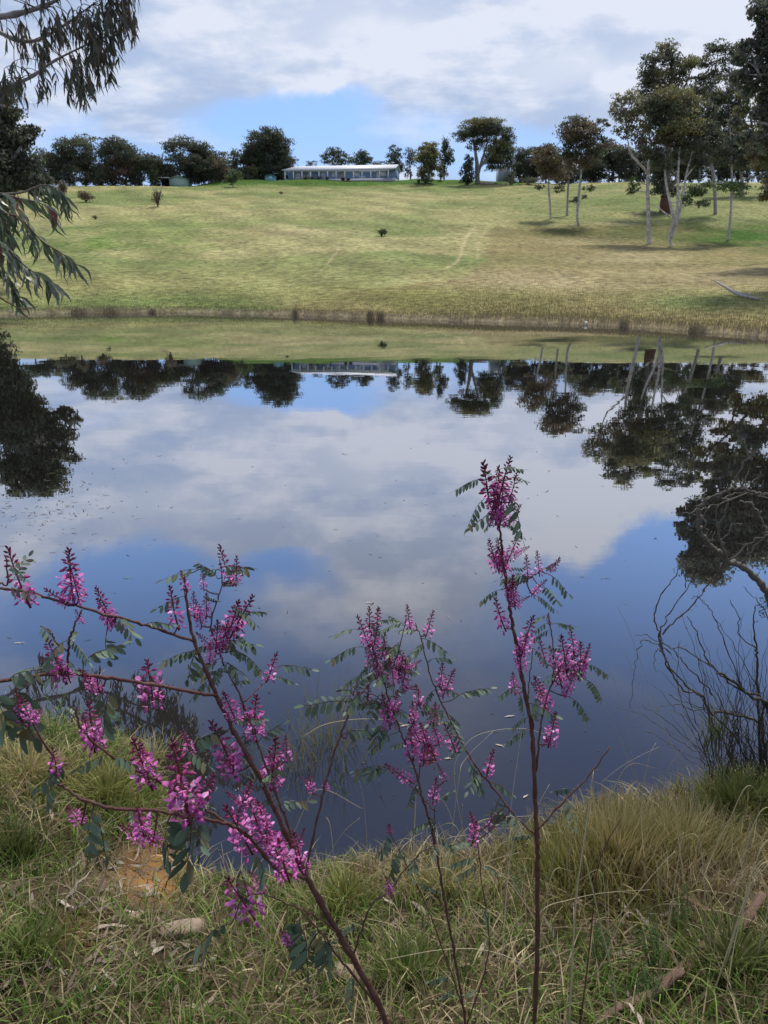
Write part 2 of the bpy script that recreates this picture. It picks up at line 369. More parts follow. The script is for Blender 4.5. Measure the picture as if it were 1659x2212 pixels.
# ================================================================ FAR SIDE: house, sheds, trees
def paint(name, c, rough=.6, **k): return mat_tone(name, c, rough, tone=False, **k)
M_wall = paint('pale_blue_weatherboard', (.30, .40, .60), .6, bump=.2, bscale=8); M_white = paint('white_paint', (.80, .81, .84), .5)
M_roof = paint('pale_roof_sheeting', (.74, .76, .82), .45, vary=.25, vscale=.6, vary_col=(.5, .53, .6)); M_glass = mat_tone('window_glass', (.03, .04, .06), .08, .6, tone=False)
M_dark = paint('shade_cloth', (.03, .04, .06)); M_cream = paint('cream_door', (.5, .47, .38)); M_strip = paint('roof_vent_strip', (.30, .33, .42))
M_shed = paint('pale_green_shed_steel', (.34, .46, .38), .5, vary=.3, vscale=.8, vary_col=(.17, .25, .2)); M_aqua = paint('aqua_tank_plastic', (.16, .33, .36), .5)
M_grey = paint('grey_sheet_steel', (.38, .39, .45), .5); M_rock = paint('pale_field_stone', (.42, .36, .29), .9, bump=.8, bscale=6, vary=.6, vscale=2, vary_col=(.2, .16, .12))
HY = 209.0
A = W(615, 388, HY); Bp = W(853, 386, HY - 4)     # the right end stands a little nearer
hx = (Bp - A); hx.z = 0; HL = hx.length; hx.normalize(); hyv = Vector((-hx.y, hx.x, 0)); hz0 = min(gz(A.x, A.y), gz(Bp.x, Bp.y)) 
fl = (A.z + Bp.z) / 2
HM = Matrix.Translation(Vector((A.x, A.y, fl))) @ Matrix(((hx.x, hyv.x, 0, 0), (hx.y, hyv.y, 0, 0), (0, 0, 1, 0), (0, 0, 0, 1)))
house = empty('farmhouse', HM.translation, 'long low pale blue weatherboard farmhouse with white verandah on the hilltop lawn', 'house')
def hb(name, mat, boxes, parent=house):
    m = MB()
    for bx_ in boxes: m.box(*bx_, M=HM)
    return m.build(name, mat, parent)
EAVE, RIDGE, DEP, VER = 2.15, 3.55, 8.5, 2.2
hb('floor_slab', M_grey, [(-.1, HL + .1, -.1, DEP, -1.6, .06)])
hb('wall', M_wall, [(.3, HL, VER, DEP, .06, EAVE + .1)])
m = MB(); m.add([HM @ Vector(p) for p in [(HL - .16, VER, EAVE + .1), (HL - .16, DEP, EAVE + .1), (HL - .16, 4.6, RIDGE - .12), (HL - .02, VER, EAVE + .1), (HL - .02, DEP, EAVE + .1), (HL - .02, 4.6, RIDGE - .12), (HL - .16, VER - 1.9, EAVE - .1), (HL - .02, VER - 1.9, EAVE - .1)]],
    [(0, 1, 2), (3, 5, 4), (6, 0, 2), (7, 5, 3), (0, 3, 4, 1), (1, 4, 5, 2), (6, 7, 3, 0), (2, 5, 7, 6)]); m.build('gable_panel', M_wall, house)
def roofprism(name, pts, x0, x1, mat, parent=house, dx=.0):
    n = len(pts); V = [HM @ Vector((x0, y, z)) for y, z in pts] + [HM @ Vector((x1, y, z)) for y, z in pts]
    m = MB(); m.add(V, [tuple(range(n)), tuple(range(n, 2 * n))[::-1]] + [(i, i + n, (i + 1) % n + n, (i + 1) % n) for i in range(n)]); return m.build(name, mat, parent)
# hipped left end, gabled right end
prof = [(-.35, EAVE), (-.35, EAVE + .14), (4.6, RIDGE + .06), (DEP + .3, EAVE + .14), (DEP + .3, EAVE), (4.6, RIDGE - .08)]
V1 = [(-.6 if z < EAVE + .3 else 1.9, y, z) for y, z in prof]; V2 = [(HL + .25, y, z) for y, z in prof]
m = MB(); n = 6; m.add([HM @ Vector(p) for p in V1 + V2], [tuple(range(n)), tuple(range(n, 2 * n))[::-1]] + [(i, i + n, (i + 1) % n + n, (i + 1) % n) for i in range(n)])
roof = m.build('roof', M_roof, house)
sl_ = (RIDGE + .06 - EAVE - .14) / 4.95
zr = lambda y: EAVE + .14 + (y + .35) * sl_
m = MB(); m.add([HM @ Vector(p) for p in [(1.9, 1.9, zr(1.9) + .01), (HL - 2.6, 1.9, zr(1.9) + .01), (HL - 2.6, 2.45, zr(2.45) + .06), (1.9, 2.45, zr(2.45) + .06), (1.9, 2.5, zr(2.5) - .05), (HL - 2.6, 2.5, zr(2.5) - .05)]], [(0, 1, 2, 3), (3, 2, 5, 4)]); m.build('roof_step', M_strip, roof)
hb('gutter', M_white, [(-.75, HL + .3, -.5, -.36, EAVE - .06, EAVE + .1)], roof)
m = MB(); m.box(HL + .252, HL + .40, 0, 5.6, -.1, .14, M=HM @ Matrix.Translation((0, -.35, EAVE + .05)) @ Matrix.Rotation(math.atan(sl_), 4, 'X')); m.build('barge_board', M_white, roof)
m = MB(); cxp = (731.6 - 617) / (853 - 617) * HL
m.tube([HM @ Vector((cxp, 4.2, 2.9)), HM @ Vector((cxp, 4.2, 5.05))], .17, 10); m.tube([HM @ Vector((cxp, 4.2, 5.0)), HM @ Vector((cxp, 4.2, 5.2))], .24, 10); m.build('flue', M_white, roof, True)
for k in range(13):
    x = .12 + k * (838 - 617) / 236 * HL / 12
    hb('verandah_post', M_white, [(x - .14, x + .14, -.02, .2, .06, EAVE)])
hb('fascia_beam', M_white, [(-.1, HL - .2, -.02, .22, EAVE - .16, EAVE + .02)])
X0 = lambda p: (p - 617) / 236 * HL
for (a, b_) in ((638, 646), (664, 671), (692, 700), (716, 722), (764, 775), (818, 830)):
    w = hb('window', M_white, [(X0(a) - .1, X0(b_) + .1, VER - .06, VER + .02, .75, 2.0)])
    hb('pane', M_glass, [(X0(a), X0(b_), VER - .09, VER - .061, .85, 1.9)], w)
for (a, b_, mm_) in ((652, 657, M_cream), (733, 745, M_cream), (811, 816, M_white)):
    d_ = hb('door', mm_, [(X0(a), X0(b_), VER - .07, VER + .02, .06, 1.95)]); hb('pane', M_glass, [(X0(a) + .2, X0(b_) - .2, VER - .09, VER - .071, .9, 1.75)], d_)
hb('balustrade', M_white, [(X0(a), X0(b_), .06, .12, .5, .58) for a, b_ in ((640, 652), (702, 712), (777, 792))] + [(X0(a) + i * .28, X0(a) + i * .28 + .07, .07, .11, .06, .5) for a, n in ((640, 5), (702, 4), (777, 6)) for i in range(n)])
# sheds
def shed(pxl, pxr, pyb, Y, h, dep, mat, label, name, cat, gable=0.0, open_w=0):
    a = W(pxl, pyb, Y); b_ = W(pxr, pyb, Y); L_ = b_.x - a.x; z0 = a.z; e = empty(name, Vector((a.x, a.y, z0)), label, cat)
    m = MB(); m.box(a.x, b_.x, Y, Y + dep, z0 - 1.2, z0 + h); mid = (a.x + b_.x) / 2
    if gable: m.add([(a.x, Y, z0 + h), (b_.x, Y, z0 + h), (mid, Y, z0 + h + gable), (a.x, Y + .1, z0 + h), (b_.x, Y + .1, z0 + h), (mid, Y + .1, z0 + h + gable)], [(0, 1, 2), (3, 5, 4), (0, 2, 5, 3), (1, 4, 5, 2)])
    m.build('wall', mat, e)
    m = MB(); g = gable or .12
    for s_, xe in ((-1, a.x - .15), (1, b_.x + .15)):
        m.add([(xe, Y - .2, z0 + h - .03), (mid, Y - .2, z0 + h + g + .03), (mid, Y + dep + .2, z0 + h + g + .03), (xe, Y + dep + .2, z0 + h - .03), (xe, Y - .2, z0 + h + .05), (mid, Y - .2, z0 + h + g + .11), (mid, Y + dep + .2, z0 + h + g + .11), (xe, Y + dep + .2, z0 + h + .05)], [(0, 1, 2, 3), (4, 7, 6, 5), (0, 4, 5, 1), (3, 2, 6, 7), (0, 3, 7, 4)])
    m.build('roof', mat if mat is not M_grey else M_roof, e)
    return e, a, b_, z0
e, a, b_, z0 = shed(366, 402, 398, 201, 1.25, 6, M_shed, 'small pale green gabled farm shed at the left end of the lawn', 'farm_shed', 'shed', gable=.6)
m = MB(); m.box(a.x - 3.0, a.x - .02, 200.9, 206, z0 + 1.42, z0 + 1.54); m.build('lean_to_roof', M_white, e)
m = MB(); m.box(a.x - 2.9, a.x - .02, 205.5, 205.8, z0 - .8, z0 + 1.41); [m.box(a.x - 2.85, a.x - 2.72, 201 + q * 4, 201.13 + q * 4, z0 - .9, z0 + 1.41) for q in (0, 1)]; [m.box(a.x - 2.9, a.x - .02, 201 + q * 4.0, 201.1 + q * 4.0, z0 + 1.3, z0 + 1.41) for q in (0, 1)]; m.box(a.x - 2.9, a.x - 2.78, 201.1, 205.5, z0 + 1.3, z0 + 1.409); m.build('lean_to_frame', M_dark, e)
e = shed(573, 594, 388.5, 206, .75, 2.5, M_aqua, 'squat aqua water tank cover left of the farmhouse', 'pump_cover', 'tank', gable=.35)
e, a, b_, z0 = shed(1078, 1101, 386, 212, 2.6, 6, M_grey, 'pale grey iron shed with white corner behind the garden trees', 'iron_shed', 'shed', gable=.5)
m = MB(); m.box(b_.x - .35, b_.x + .02, 211.9, 211.99, z0 - .5, z0 + 2.6); m.build('corner_flashing', M_white, e)
# ---------------------------------------------------------------- trees
M_leaf = mat_tone('eucalypt_leaves', rough=.55, spec=.3, trans=.5)
M_bark = mat_tone('eucalypt_bark', rough=.85, spec=.15, bump=.5, bscale=5, vary=.55, vscale=3, vary_col=(.10, .085, .07))
gl_ = 'gum trees along the left of the ridge'; gr_ = 'gum trees along the right of the ridge'
def leafcloud(centres, radii, n, size, elong, rs, droop=.5, tones=None, tw=None):
    """n leaf-sized quads spread through sub-clumps of ellipsoids; returns V,F,col"""
    C = np.repeat(centres, n, 0) if np.isscalar(n) else np.repeat(centres, n, 0)
    Rr = np.repeat(radii, n, 0); m_ = len(C)
    d = rs.normal(size=(m_, 3)); d /= np.linalg.norm(d, axis=1)[:, None]
    r = rs.random(m_) ** .5 * (1 + .35 * (rs.random(m_) < .2) * rs.random(m_))
    P = C + d * r[:, None] * Rr
    ax = rs.normal(size=(m_, 3)); ax[:, 2] -= droop * 2; ax /= np.linalg.norm(ax, axis=1)[:, None]
    o = np.cross(ax, rs.normal(size=(m_, 3))); o /= np.linalg.norm(o, axis=1)[:, None] + 1e-9
    s = size * (.6 + .8 * rs.random(m_)); a = ax * (s * .5)[:, None]; b = o * (s * .5 / elong)[:, None]
    V = np.empty((m_, 4, 3)); V[:, 0] = P - a; V[:, 1] = P + b - a * .1; V[:, 2] = P + a; V[:, 3] = P - b - a * .1
    F = np.arange(m_ * 4).reshape(-1, 4)
    if tones is None: tones = np.array([[.05, .06, .028]])
    tc_ = np.repeat(tones, n, 0) if len(tones) == len(centres) else np.repeat(tones[:1], m_, 0)
    col = tc_ * (.65 + .7 * rs.random(m_))[:, None]
    return V.reshape(-1, 3), F, np.repeat(col, 4, 0)
TONES = {'dark': (.105, .118, .080), 'olive': (.185, .185, .090), 'brown': (.160, .135, .092), 'green': (.105, .15, .07), 'gum': (.22, .22, .13), 'grey': (.15, .165, .125)}
def tree(label, base, blobs, trunk=None, tone='dark', dens=1.0, leaf=.42, Y=None, group=None, bark=(.32, .29, .27), tr=.22, extra=(), elong=2.0, seed=0, sub=13, fill=1.0, name='gum_tree', fixed=None, subr=.27, grow=1.42, bark2=None):
    rs = np.random.default_rng(1000 + seed)
    if fixed is not None: p0 = Vector(fixed)
    elif Y is None: p0 = hit(*base, y0=20)
    else: q = W(base[0], base[1], Y); p0 = Vector((q.x, Y, gz(q.x, Y)))
    D = p0.y; e = empty(name, p0, label, 'tree', group)
    if D > 185 and group in (gl_, gr_):       # low boughs and seedlings round the butt
        rx0 = max(b[0] + b[2] for b in blobs) - min(b[0] - b[2] for b in blobs)
        for k in range(3): blobs = blobs + [(base[0] + rx0 * (k - 1) * .36 + rs.normal() * 3, base[1] - 9 + rs.normal() * 4, rx0 * .15, 7 + 4 * rs.random())]
    scl = D / (pdir(base[0], 380)[1]) / FP                       # metres per photo pixel there
    cs, rs_, ts = [], [], []
    tips = []
    bt = np.array(TONES[tone])
    for q in blobs:
        bx_, by_, rx, ry = q[:4]; rx *= grow; ry *= grow; tn = np.array(TONES[q[4]]) if len(q) > 4 else bt
        dy = rs.uniform(-.45, .45) * rx * scl
        c = W(bx_, by_, D + dy); R3 = np.array([rx * scl, rx * scl * .85, ry * scl * 1.04])
        ns = max(6, int(sub * (rx * ry / 500) ** .6 * 3.4))
        d = rs.normal(size=(ns, 3)); d /= np.linalg.norm(d, axis=1)[:, None]; r = rs.random(ns) ** .5
        cc = np.array(c) + d * r[:, None] * R3 * (1 - subr * .75); rr = R3[None, :] * (subr * (.5 + .9 * rs.random(ns)))[:, None] * np.array([1.15, 1.15, .7])
        cs.append(cc); rs_.append(rr); ts.append(tn * (.72 + .6 * rs.random(ns))[:, None] * np.array([1, 1, 1]) * (1 + rs.normal(size=(ns, 3)) * .06)); tips.append((c, cc))
    C = np.concatenate(cs); Rd = np.concatenate(rs_); T = np.concatenate(ts)
    area = (4 * Rd[:, 0] * Rd[:, 2] * math.pi / 4) / (leaf * leaf / elong * .45)
    n = np.clip((area * .95 * dens).astype(int), 8, 1500)
    V, F, col = leafcloud(C, Rd, n, leaf, elong, rs, tones=T)
    mesh('crown', V, F, M_leaf, e, col)
    # trunk and limbs
    m = MB(); low = min(c.z for c, _ in tips)
    if trunk is None:
        cxm = sum(c.x for c, _ in tips) / len(tips); zt = p0.z + max(1.0, (max(c.z for c, _ in tips) - p0.z) * .55)
        trunk = [p0 + Vector((0, 0, -.4)), p0.lerp(Vector((cxm, p0.y, zt)), .5) + Vector((rs.uniform(-.3, .3), 0, 0)), Vector((cxm, p0.y, zt))]
        trunks = [(trunk, tr, tr * .5)]
    else:
        trunks = []
        for tk in trunk:
            pts = [W(x_, y_, D + (rs.uniform(-.4, .4) if i else 0)) for i, (x_, y_) in enumerate(tk[0])]
            if len(trunks) == 0: pts[0] = p0.copy(); pts[0].z -= .3
            trunks.append((pts, tk[1], tk[2]))
    ends = []
    for pts, r0, r1 in trunks:
        cpts = catmull(pts, 5); m.tube(cpts, lerp_list([r0 * 1.15, r0, r0, (r0 + r1) / 2, r1], len(cpts)), 9, bark if not (bark2 and len(ends)) else bark2); ends += cpts[len(cpts) // 2:]
    for c, cc in tips:
        s_ = min(ends, key=lambda p: (p - c).length + (3 if p.z > c.z else 0))
        mid = s_.lerp(c, .5) + Vector((rs.uniform(-.2, .2), rs.uniform(-.2, .2), (c - s_).length * .06))
        br = max(.025, min(tr * .4, (c - s_).length * .035)); lim = catmull([s_, mid, c], 4); m.tube(lim, lerp_list([br, br * .5], len(lim)), 6, bark, cap=False)
        for k in range(min(len(cc), 7)):
            q = Vector(cc[k]); m.tube([lim[-3], lim[-3].lerp(q, .5) + Vector((0, 0, .1)), q], [br * .45, br * .3, br * .12], 4, bark, cap=False)
    for P_, r0, r1 in extra:
        pts = catmull([W(x_, y_, D) for x_, y_ in P_], 4); m.tube(pts, lerp_list([r0, r1], len(pts)), 6, bark)
    m.build('trunk', M_bark, e, True)
    return e
gh_ = 'trees behind the farmhouse'
LY = 199
tree('dark gum at the far left of the ridge, half behind the big shaded tree', (103, 405), [(100, 345, 22, 18), (120, 368, 25, 22), (95, 385, 18, 15)], Y=LY, seed=1, group=gl_)
tree('leaning gum with open flat crown, third from the left on the ridge', (150, 405), [(155, 318, 34, 18), (135, 345, 26, 20), (160, 350, 24, 18), (150, 375, 28, 16, 'grey')], Y=LY, seed=2, dens=.75, group=gl_, bark=(.2, .19, .18))
tree('tall thin topped gum between two denser gums on the left ridge', (185, 405), [(180, 304, 24, 12, 'olive'), (192, 325, 18, 16), (186, 352, 24, 22), (205, 375, 22, 20)], Y=LY + 3, seed=3, dens=.7, group=gl_)
tree('broad double crowned gum with bronze lower leaves on the left ridge', (245, 405), [(252, 312, 30, 14), (232, 332, 24, 18), (270, 330, 20, 20), (255, 362, 32, 24, 'brown'), (228, 372, 20, 22)], Y=LY, seed=4, dens=.85, group=gl_)
tree('low round headed dark gum left of the green shed', (300, 404), [(300, 342, 34, 13), (285, 362, 22, 20), (318, 365, 28, 18), (340, 350, 25, 13), (290, 384, 20, 12)], Y=LY + 2, seed=5, group=gl_)
tree('young light green tree standing beside the green shed', (332, 403), [(333, 380, 10, 16, 'green'), (330, 394, 9, 8, 'green')], Y=LY, seed=6, tone='green', tr=.1, group=gl_)
tree('open topped gum whose clumps show sky, behind the green shed', (388, 398), [(392, 310, 32, 12), (370, 322, 15, 12), (418, 322, 18, 10), (398, 350, 32, 18), (365, 372, 28, 16)], Y=206, seed=7, dens=.8, group=gl_)
tree('dark mounded gum in the middle of the left ridge line', (440, 396), [(440, 330, 24, 18), (430, 355, 32, 22), (462, 350, 22, 20), (425, 376, 28, 16), (455, 375, 24, 18)], Y=208, seed=8, dens=1.1, group=gl_)
tree('reddish brown leaved gum low beside the mounded gum', (478, 396), [(476, 362, 18, 20, 'brown'), (488, 378, 16, 14, 'brown')], Y=205, seed=9, tone='brown', group=gl_)
tree('small open gum with two round tufts left of the giant gum', (505, 394), [(484, 333, 12, 6), (508, 334, 14, 11), (500, 352, 20, 12), (515, 370, 16, 18)], Y=212, seed=10, dens=.8, group=gl_)
tree('giant dense rounded gum towering left of the farmhouse', (588, 390), [(574, 296, 30, 17), (596, 312, 26, 22), (556, 320, 24, 18), (585, 338, 38, 26), (614, 342, 17, 26), (543, 352, 24, 28), (570, 370, 30, 18), (602, 370, 26, 16)], Y=214, seed=11, dens=1.25, tr=.5, sub=12, group=gl_)
tree('small round dark green tree alone on the slope before the lawn', (505, 405), [(505, 378, 14, 12), (503, 389, 18, 10)], seed=12, tone='green', dens=1.3, tr=.12, leaf=.3)
tree('shrubby low tree just behind the left end of the farmhouse roof', (672, 386), [(672, 354, 12, 6)], Y=226, seed=13, group=gh_, fill=1)
tree('twin tufted gum behind the left half of the farmhouse roof', (722, 386), [(703, 341, 15, 9), (722, 330, 15, 11), (738, 338, 12, 12), (724, 350, 20, 8)], Y=228, seed=14, dens=1.0, group=gh_)
tree('small gum right beside the white flue, behind the roof', (752, 386), [(752, 346, 11, 9)], Y=230, seed=15, dens=.8, group=gh_)
tree('round dark gum behind the middle of the farmhouse roof', (783, 386), [(784, 334, 11, 10), (780, 345, 20, 12)], Y=228, seed=16, dens=1.2, group=gh_)
tree('lowest of the trees showing over the right part of the roof', (820, 386), [(815, 355, 14, 6), (838, 353, 12, 5)], Y=232, seed=17, group=gh_)
tree('slim gum rising at the right gable of the farmhouse', (862, 388), [(854, 325, 12, 10), (850, 342, 15, 12), (862, 360, 12, 14)], Y=216, seed=18, dens=1.0, group=gh_)
tree('thin pale stemmed gum with sky between its branches, right of the house', (886, 390), [(886, 332, 16, 10), (890, 348, 12, 10), (880, 372, 10, 10)], Y=218, seed=19, dens=.7, group=gh_)
tree('bushy olive gum standing alone on the lawn right of the house', (922, 402), [(925, 316, 18, 10, 'olive'), (918, 335, 20, 16, 'olive'), (934, 345, 18, 20, 'olive'), (920, 368, 18, 16, 'olive'), (922, 388, 12, 8)], Y=200, seed=20, dens=1.15, leaf=.36, tr=.2)
tree('narrow dark upright gum between the olive gum and the spreading gum', (960, 392), [(962, 318, 10, 16), (966, 338, 14, 16), (958, 360, 12, 16)], Y=212, seed=21, dens=1.0)
tree('great spreading umbrella crowned gum with grey forked trunk near the boulders', (1032, 401), [(1044, 266, 32, 11, 'olive'), (1018, 280, 26, 14), (1076, 280, 22, 14), (1000, 294, 22, 10), (1095, 300, 15, 16), (1050, 290, 30, 15), (1030, 310, 20, 12), (1080, 325, 26, 22, 'olive'), (1068, 348, 24, 16), (1098, 345, 12, 18)],
     [([(1032, 401), (1031, 375), (1030, 350), (1024, 310)], .55, .25), ([(1032, 380), (1040, 350), (1052, 310)], .32, .15), ([(1034, 365), (1056, 340), (1072, 320)], .25, .1)], Y=200, seed=22, dens=.95, bark=(.24, .22, .20), leaf=.38)
tree('dense dark cypress shaped shrub tree at the left foot of the umbrella gum', (1010, 403), [(1012, 345, 9, 12), (1010, 368, 14, 16), (1009, 388, 14, 12)], Y=199, seed=23, dens=1.4, tone='dark')
tree('pale weeping young tree in front of the iron shed', (1108, 401), [(1108, 372, 7, 10, 'grey'), (1107, 390, 8, 10, 'grey')], Y=199, seed=24, tone='grey', leaf=.3, tr=.08)
tree('dark gum directly right of the iron shed', (1135, 392), [(1128, 335, 20, 12), (1140, 352, 20, 16), (1122, 360, 14, 14), (1148, 375, 18, 12)], Y=208, seed=25, dens=1.1, group=gr_)
tree('broad low gum behind the three slender white trunks', (1180, 392), [(1160, 325, 20, 10), (1178, 338, 24, 16), (1165, 360, 22, 16), (1195, 372, 18, 14, 'brown')], Y=210, seed=26, dens=1.1, group=gr_)
back = [(1232, 'brown', 'bronze low gum between the slender white trunks', 355, 26), (1278, 'dark', 'gum on the back ridge left of the dome topped gum', 348, 24), (1315, 'brown', 'dome topped brown gum on the back ridge', 334, 38), (1352, 'dark', 'back ridge gum seen just left of the tall straight trunk', 345, 22),
        (1395, 'dark', 'back ridge gum seen behind the tall straight trunk', 340, 24), (1468, 'dark', 'back ridge gum right of the red barked tree', 345, 28), (1510, 'brown', 'back ridge gum with bronze crown between the trunks', 338, 26), (1552, 'dark', 'back ridge gum behind the leaning slender trunk', 340, 26),
        (1596, 'dark', 'second to last gum of the back ridge on the right', 335, 28), (1640, 'brown', 'last gum of the back ridge at the right edge', 338, 28)]
for i, (x_, tn, lb, top, w) in enumerate(back):
    top = top - 16 if x_ > 1300 else top
    tree(lb, (x_, 390), ([(x_ + w * .3, top + 44, w * .8, 9)] if x_ > 1300 else []) + [(x_ - w * .2, top, w * .75, 13, tn), (x_ - w * .5, top + 16, w * .7, 14), (x_ + w * .5, top + 15, w * .7, 14), (x_ - w * .3, top + 31, w * .6, 10), (x_ + w * .4, top + 30, w * .6, 10)], Y=203 + (i % 3) * 3, seed=30 + i, dens=.95, group=gr_, bark=(.28, .27, .27))
# middle distance, right
for i, (x_, top, w, lb) in enumerate([(70, 385, 22, 'low dark tree behind the drooping gum leaves on the left ridge'), (215, 372, 30, 'low bushy gum under the taller ridge gums, left of centre'), (355, 370, 26, 'low gum filling the gap right of the light green tree'), (530, 372, 26, 'low dark gum at the left foot of the giant gum'), (1125, 362, 24, 'low gum behind the garden hedge'), (1215, 368, 26, 'low dark gum behind the thinnest slender trunk'), (1380, 366, 28, 'low dark gum behind the tall straight trunk'), (1490, 366, 30, 'low dark gum right behind the crossing pale stems'), (1575, 364, 30, 'low dark gum behind the leaning slender trunk'), (62, 372, 30, 'ridge gum mostly behind the big shaded tree, seen best in its reflection'), (22, 368, 30, 'last ridge gum at the left edge, hidden behind the big shaded tree'), (1690, 350, 36, 'ridge gum just outside the right edge, seen in the pond reflection'), (1285, 352, 26, 'low gum filling the gap behind the bent footed slender gum'), (1335, 345, 26, 'low gum between the dome topped gum and the tall straight trunk')]):
    tree(lb, (x_, 392), [(x_ - w * .4, top, w * .6, 12), (x_ + w * .4, top - 2, w * .6, 12, 'olive' if i % 2 else 'dark'), (x_, top + 12, w * .7, 9)], Y=207 + (i % 2) * 3, seed=80 + i, group=gl_ if x_ < 600 else gr_)
BB = W(1790, 560, 68.0)
tree('second large gum at the right edge, behind the hugest one', (1790, 560), [(1640, 300, 24, 16), (1605, 280, 18, 14), (1665, 270, 30, 20), (1600, 240, 16, 12), (1650, 230, 24, 18), (1610, 205, 16, 12), (1690, 330, 40, 26), (1650, 350, 24, 18), (1670, 395, 24, 18), (1720, 400, 40, 30), (1700, 250, 50, 40), (1625, 335, 18, 10, 'brown'), (1655, 425, 16, 10)],
     [([(1790, 560), (1780, 460), (1740, 360), (1700, 260)], .4, .14), ([(1690, 380), (1660, 330), (1630, 300)], .12, .05)], fixed=(BB.x, 68, gz(BB.x, 68)), seed=95, grow=1.35, dens=.6, tone='olive', leaf=.28, bark=(.10, .09, .08), tr=.25)
wb_ = (.56, .53, .52)
gs_ = 'slender white trunked gums on the right slope'
tree('left of the slender white trunked gums, crooked stem and bronze crown', (1190, 473), [(1183, 322, 14, 14, 'brown'), (1160, 342, 14, 14), (1196, 345, 26, 22, 'brown'), (1172, 372, 18, 16, 'brown'), (1205, 375, 20, 14), (1165, 405, 8, 6), (1205, 408, 12, 6)],
     [([(1190, 473), (1188, 440), (1185, 400), (1190, 350)], .15, .06)], seed=50, grow=1.5, dens=.62, leaf=.30, bark=wb_, tr=.15, group=gs_, tone='brown')
tree('thinnest of the slender gums, between the crooked and the bent one', (1225, 466), [(1222, 372, 12, 14, 'brown'), (1216, 395, 12, 8, 'brown'), (1230, 350, 10, 10)],
     [([(1225, 466), (1226, 430), (1228, 390), (1228, 355)], .15, .05)], seed=51, grow=1.5, dens=.6, leaf=.3, bark=(.40, .38, .37), tr=.12, group=gs_)
tree('slender white gum with bent foot and high round crown against the sky', (1253, 487), [(1243, 258, 20, 9, 'grey'), (1262, 270, 22, 12, 'brown'), (1222, 278, 18, 10), (1300, 262, 12, 6), (1250, 290, 34, 18, 'brown'), (1286, 285, 14, 12), (1312, 270, 8, 5), (1228, 305, 16, 12), (1266, 315, 26, 16, 'brown'), (1290, 330, 20, 14), (1225, 330, 18, 14), (1258, 350, 26, 14, 'brown'), (1240, 332, 20, 12), (1305, 300, 10, 8), (1272, 408, 11, 7, 'green'), (1243, 432, 12, 6, 'green'), (1262, 425, 8, 5, 'green')],
     [([(1253, 487), (1247, 470), (1250, 420), (1256, 365), (1255, 300)], .17, .06)], seed=52, grow=1.45, dens=.75, leaf=.28, bark=wb_, tr=.18, group=gs_, extra=[([(1250, 445), (1262, 420), (1272, 408)], .05, .02)])
tree('tall straight white trunked gum, left of the many stemmed one', (1403, 528), [(1338, 218, 18, 12, 'gum'), (1368, 208, 20, 10, 'gum'), (1330, 236, 12, 12, 'gum'), (1352, 250, 22, 14, 'gum'), (1385, 232, 22, 18, 'gum'), (1334, 282, 10, 10, 'gum'), (1362, 285, 16, 12, 'olive'), (1398, 270, 20, 16, 'olive'), (1420, 300, 14, 14, 'olive'), (1372, 398, 14, 12, 'green'), (1362, 415, 10, 7, 'green')],
     [([(1403, 528), (1401, 490), (1400, 440), (1399, 400), (1402, 350), (1406, 305)], .22, .10), ([(1400, 375), (1378, 350), (1362, 330), (1354, 290)], .12, .06), ([(1402, 350), (1420, 335), (1430, 318)], .09, .04)], seed=53, grow=1.55, dens=.7, leaf=.26, bark=(.62, .59, .58), tr=.22, group=gs_, sub=11)
tree('many stemmed white gum with crossing pale stems and full olive crown', (1452, 533), [(1440, 205, 26, 14, 'olive'), (1475, 215, 30, 18, 'olive'), (1415, 228, 22, 20), (1455, 240, 34, 20, 'gum'), (1500, 235, 22, 18, 'gum'), (1528, 250, 18, 18), (1425, 262, 26, 20), (1470, 275, 34, 22, 'olive'), (1510, 280, 24, 20), (1440, 300, 26, 16, 'brown'), (1485, 310, 30, 18), (1520, 315, 18, 16), (1405, 330, 20, 16), (1425, 350, 22, 14), (1510, 350, 22, 14), (1545, 290, 18, 16), (1385, 300, 18, 14, 'brown'), (1470, 340, 28, 12), (1500, 415, 22, 13, 'green'), (1518, 440, 16, 8, 'green'), (1485, 432, 14, 9, 'green')],
     [([(1452, 533), (1447, 510), (1455, 480), (1448, 440), (1438, 390), (1437, 335)], .17, .08), ([(1449, 515), (1462, 480), (1474, 430), (1482, 380), (1500, 310)], .15, .06), ([(1459, 490), (1464, 430), (1465, 370), (1470, 300)], .15, .06), ([(1448, 470), (1430, 455), (1412, 442)], .08, .05), ([(1480, 385), (1500, 360), (1518, 345)], .09, .04)],
     seed=54, grow=1.5, dens=.85, leaf=.26, bark=(.60, .57, .56), tr=.22, group=gs_, sub=12)
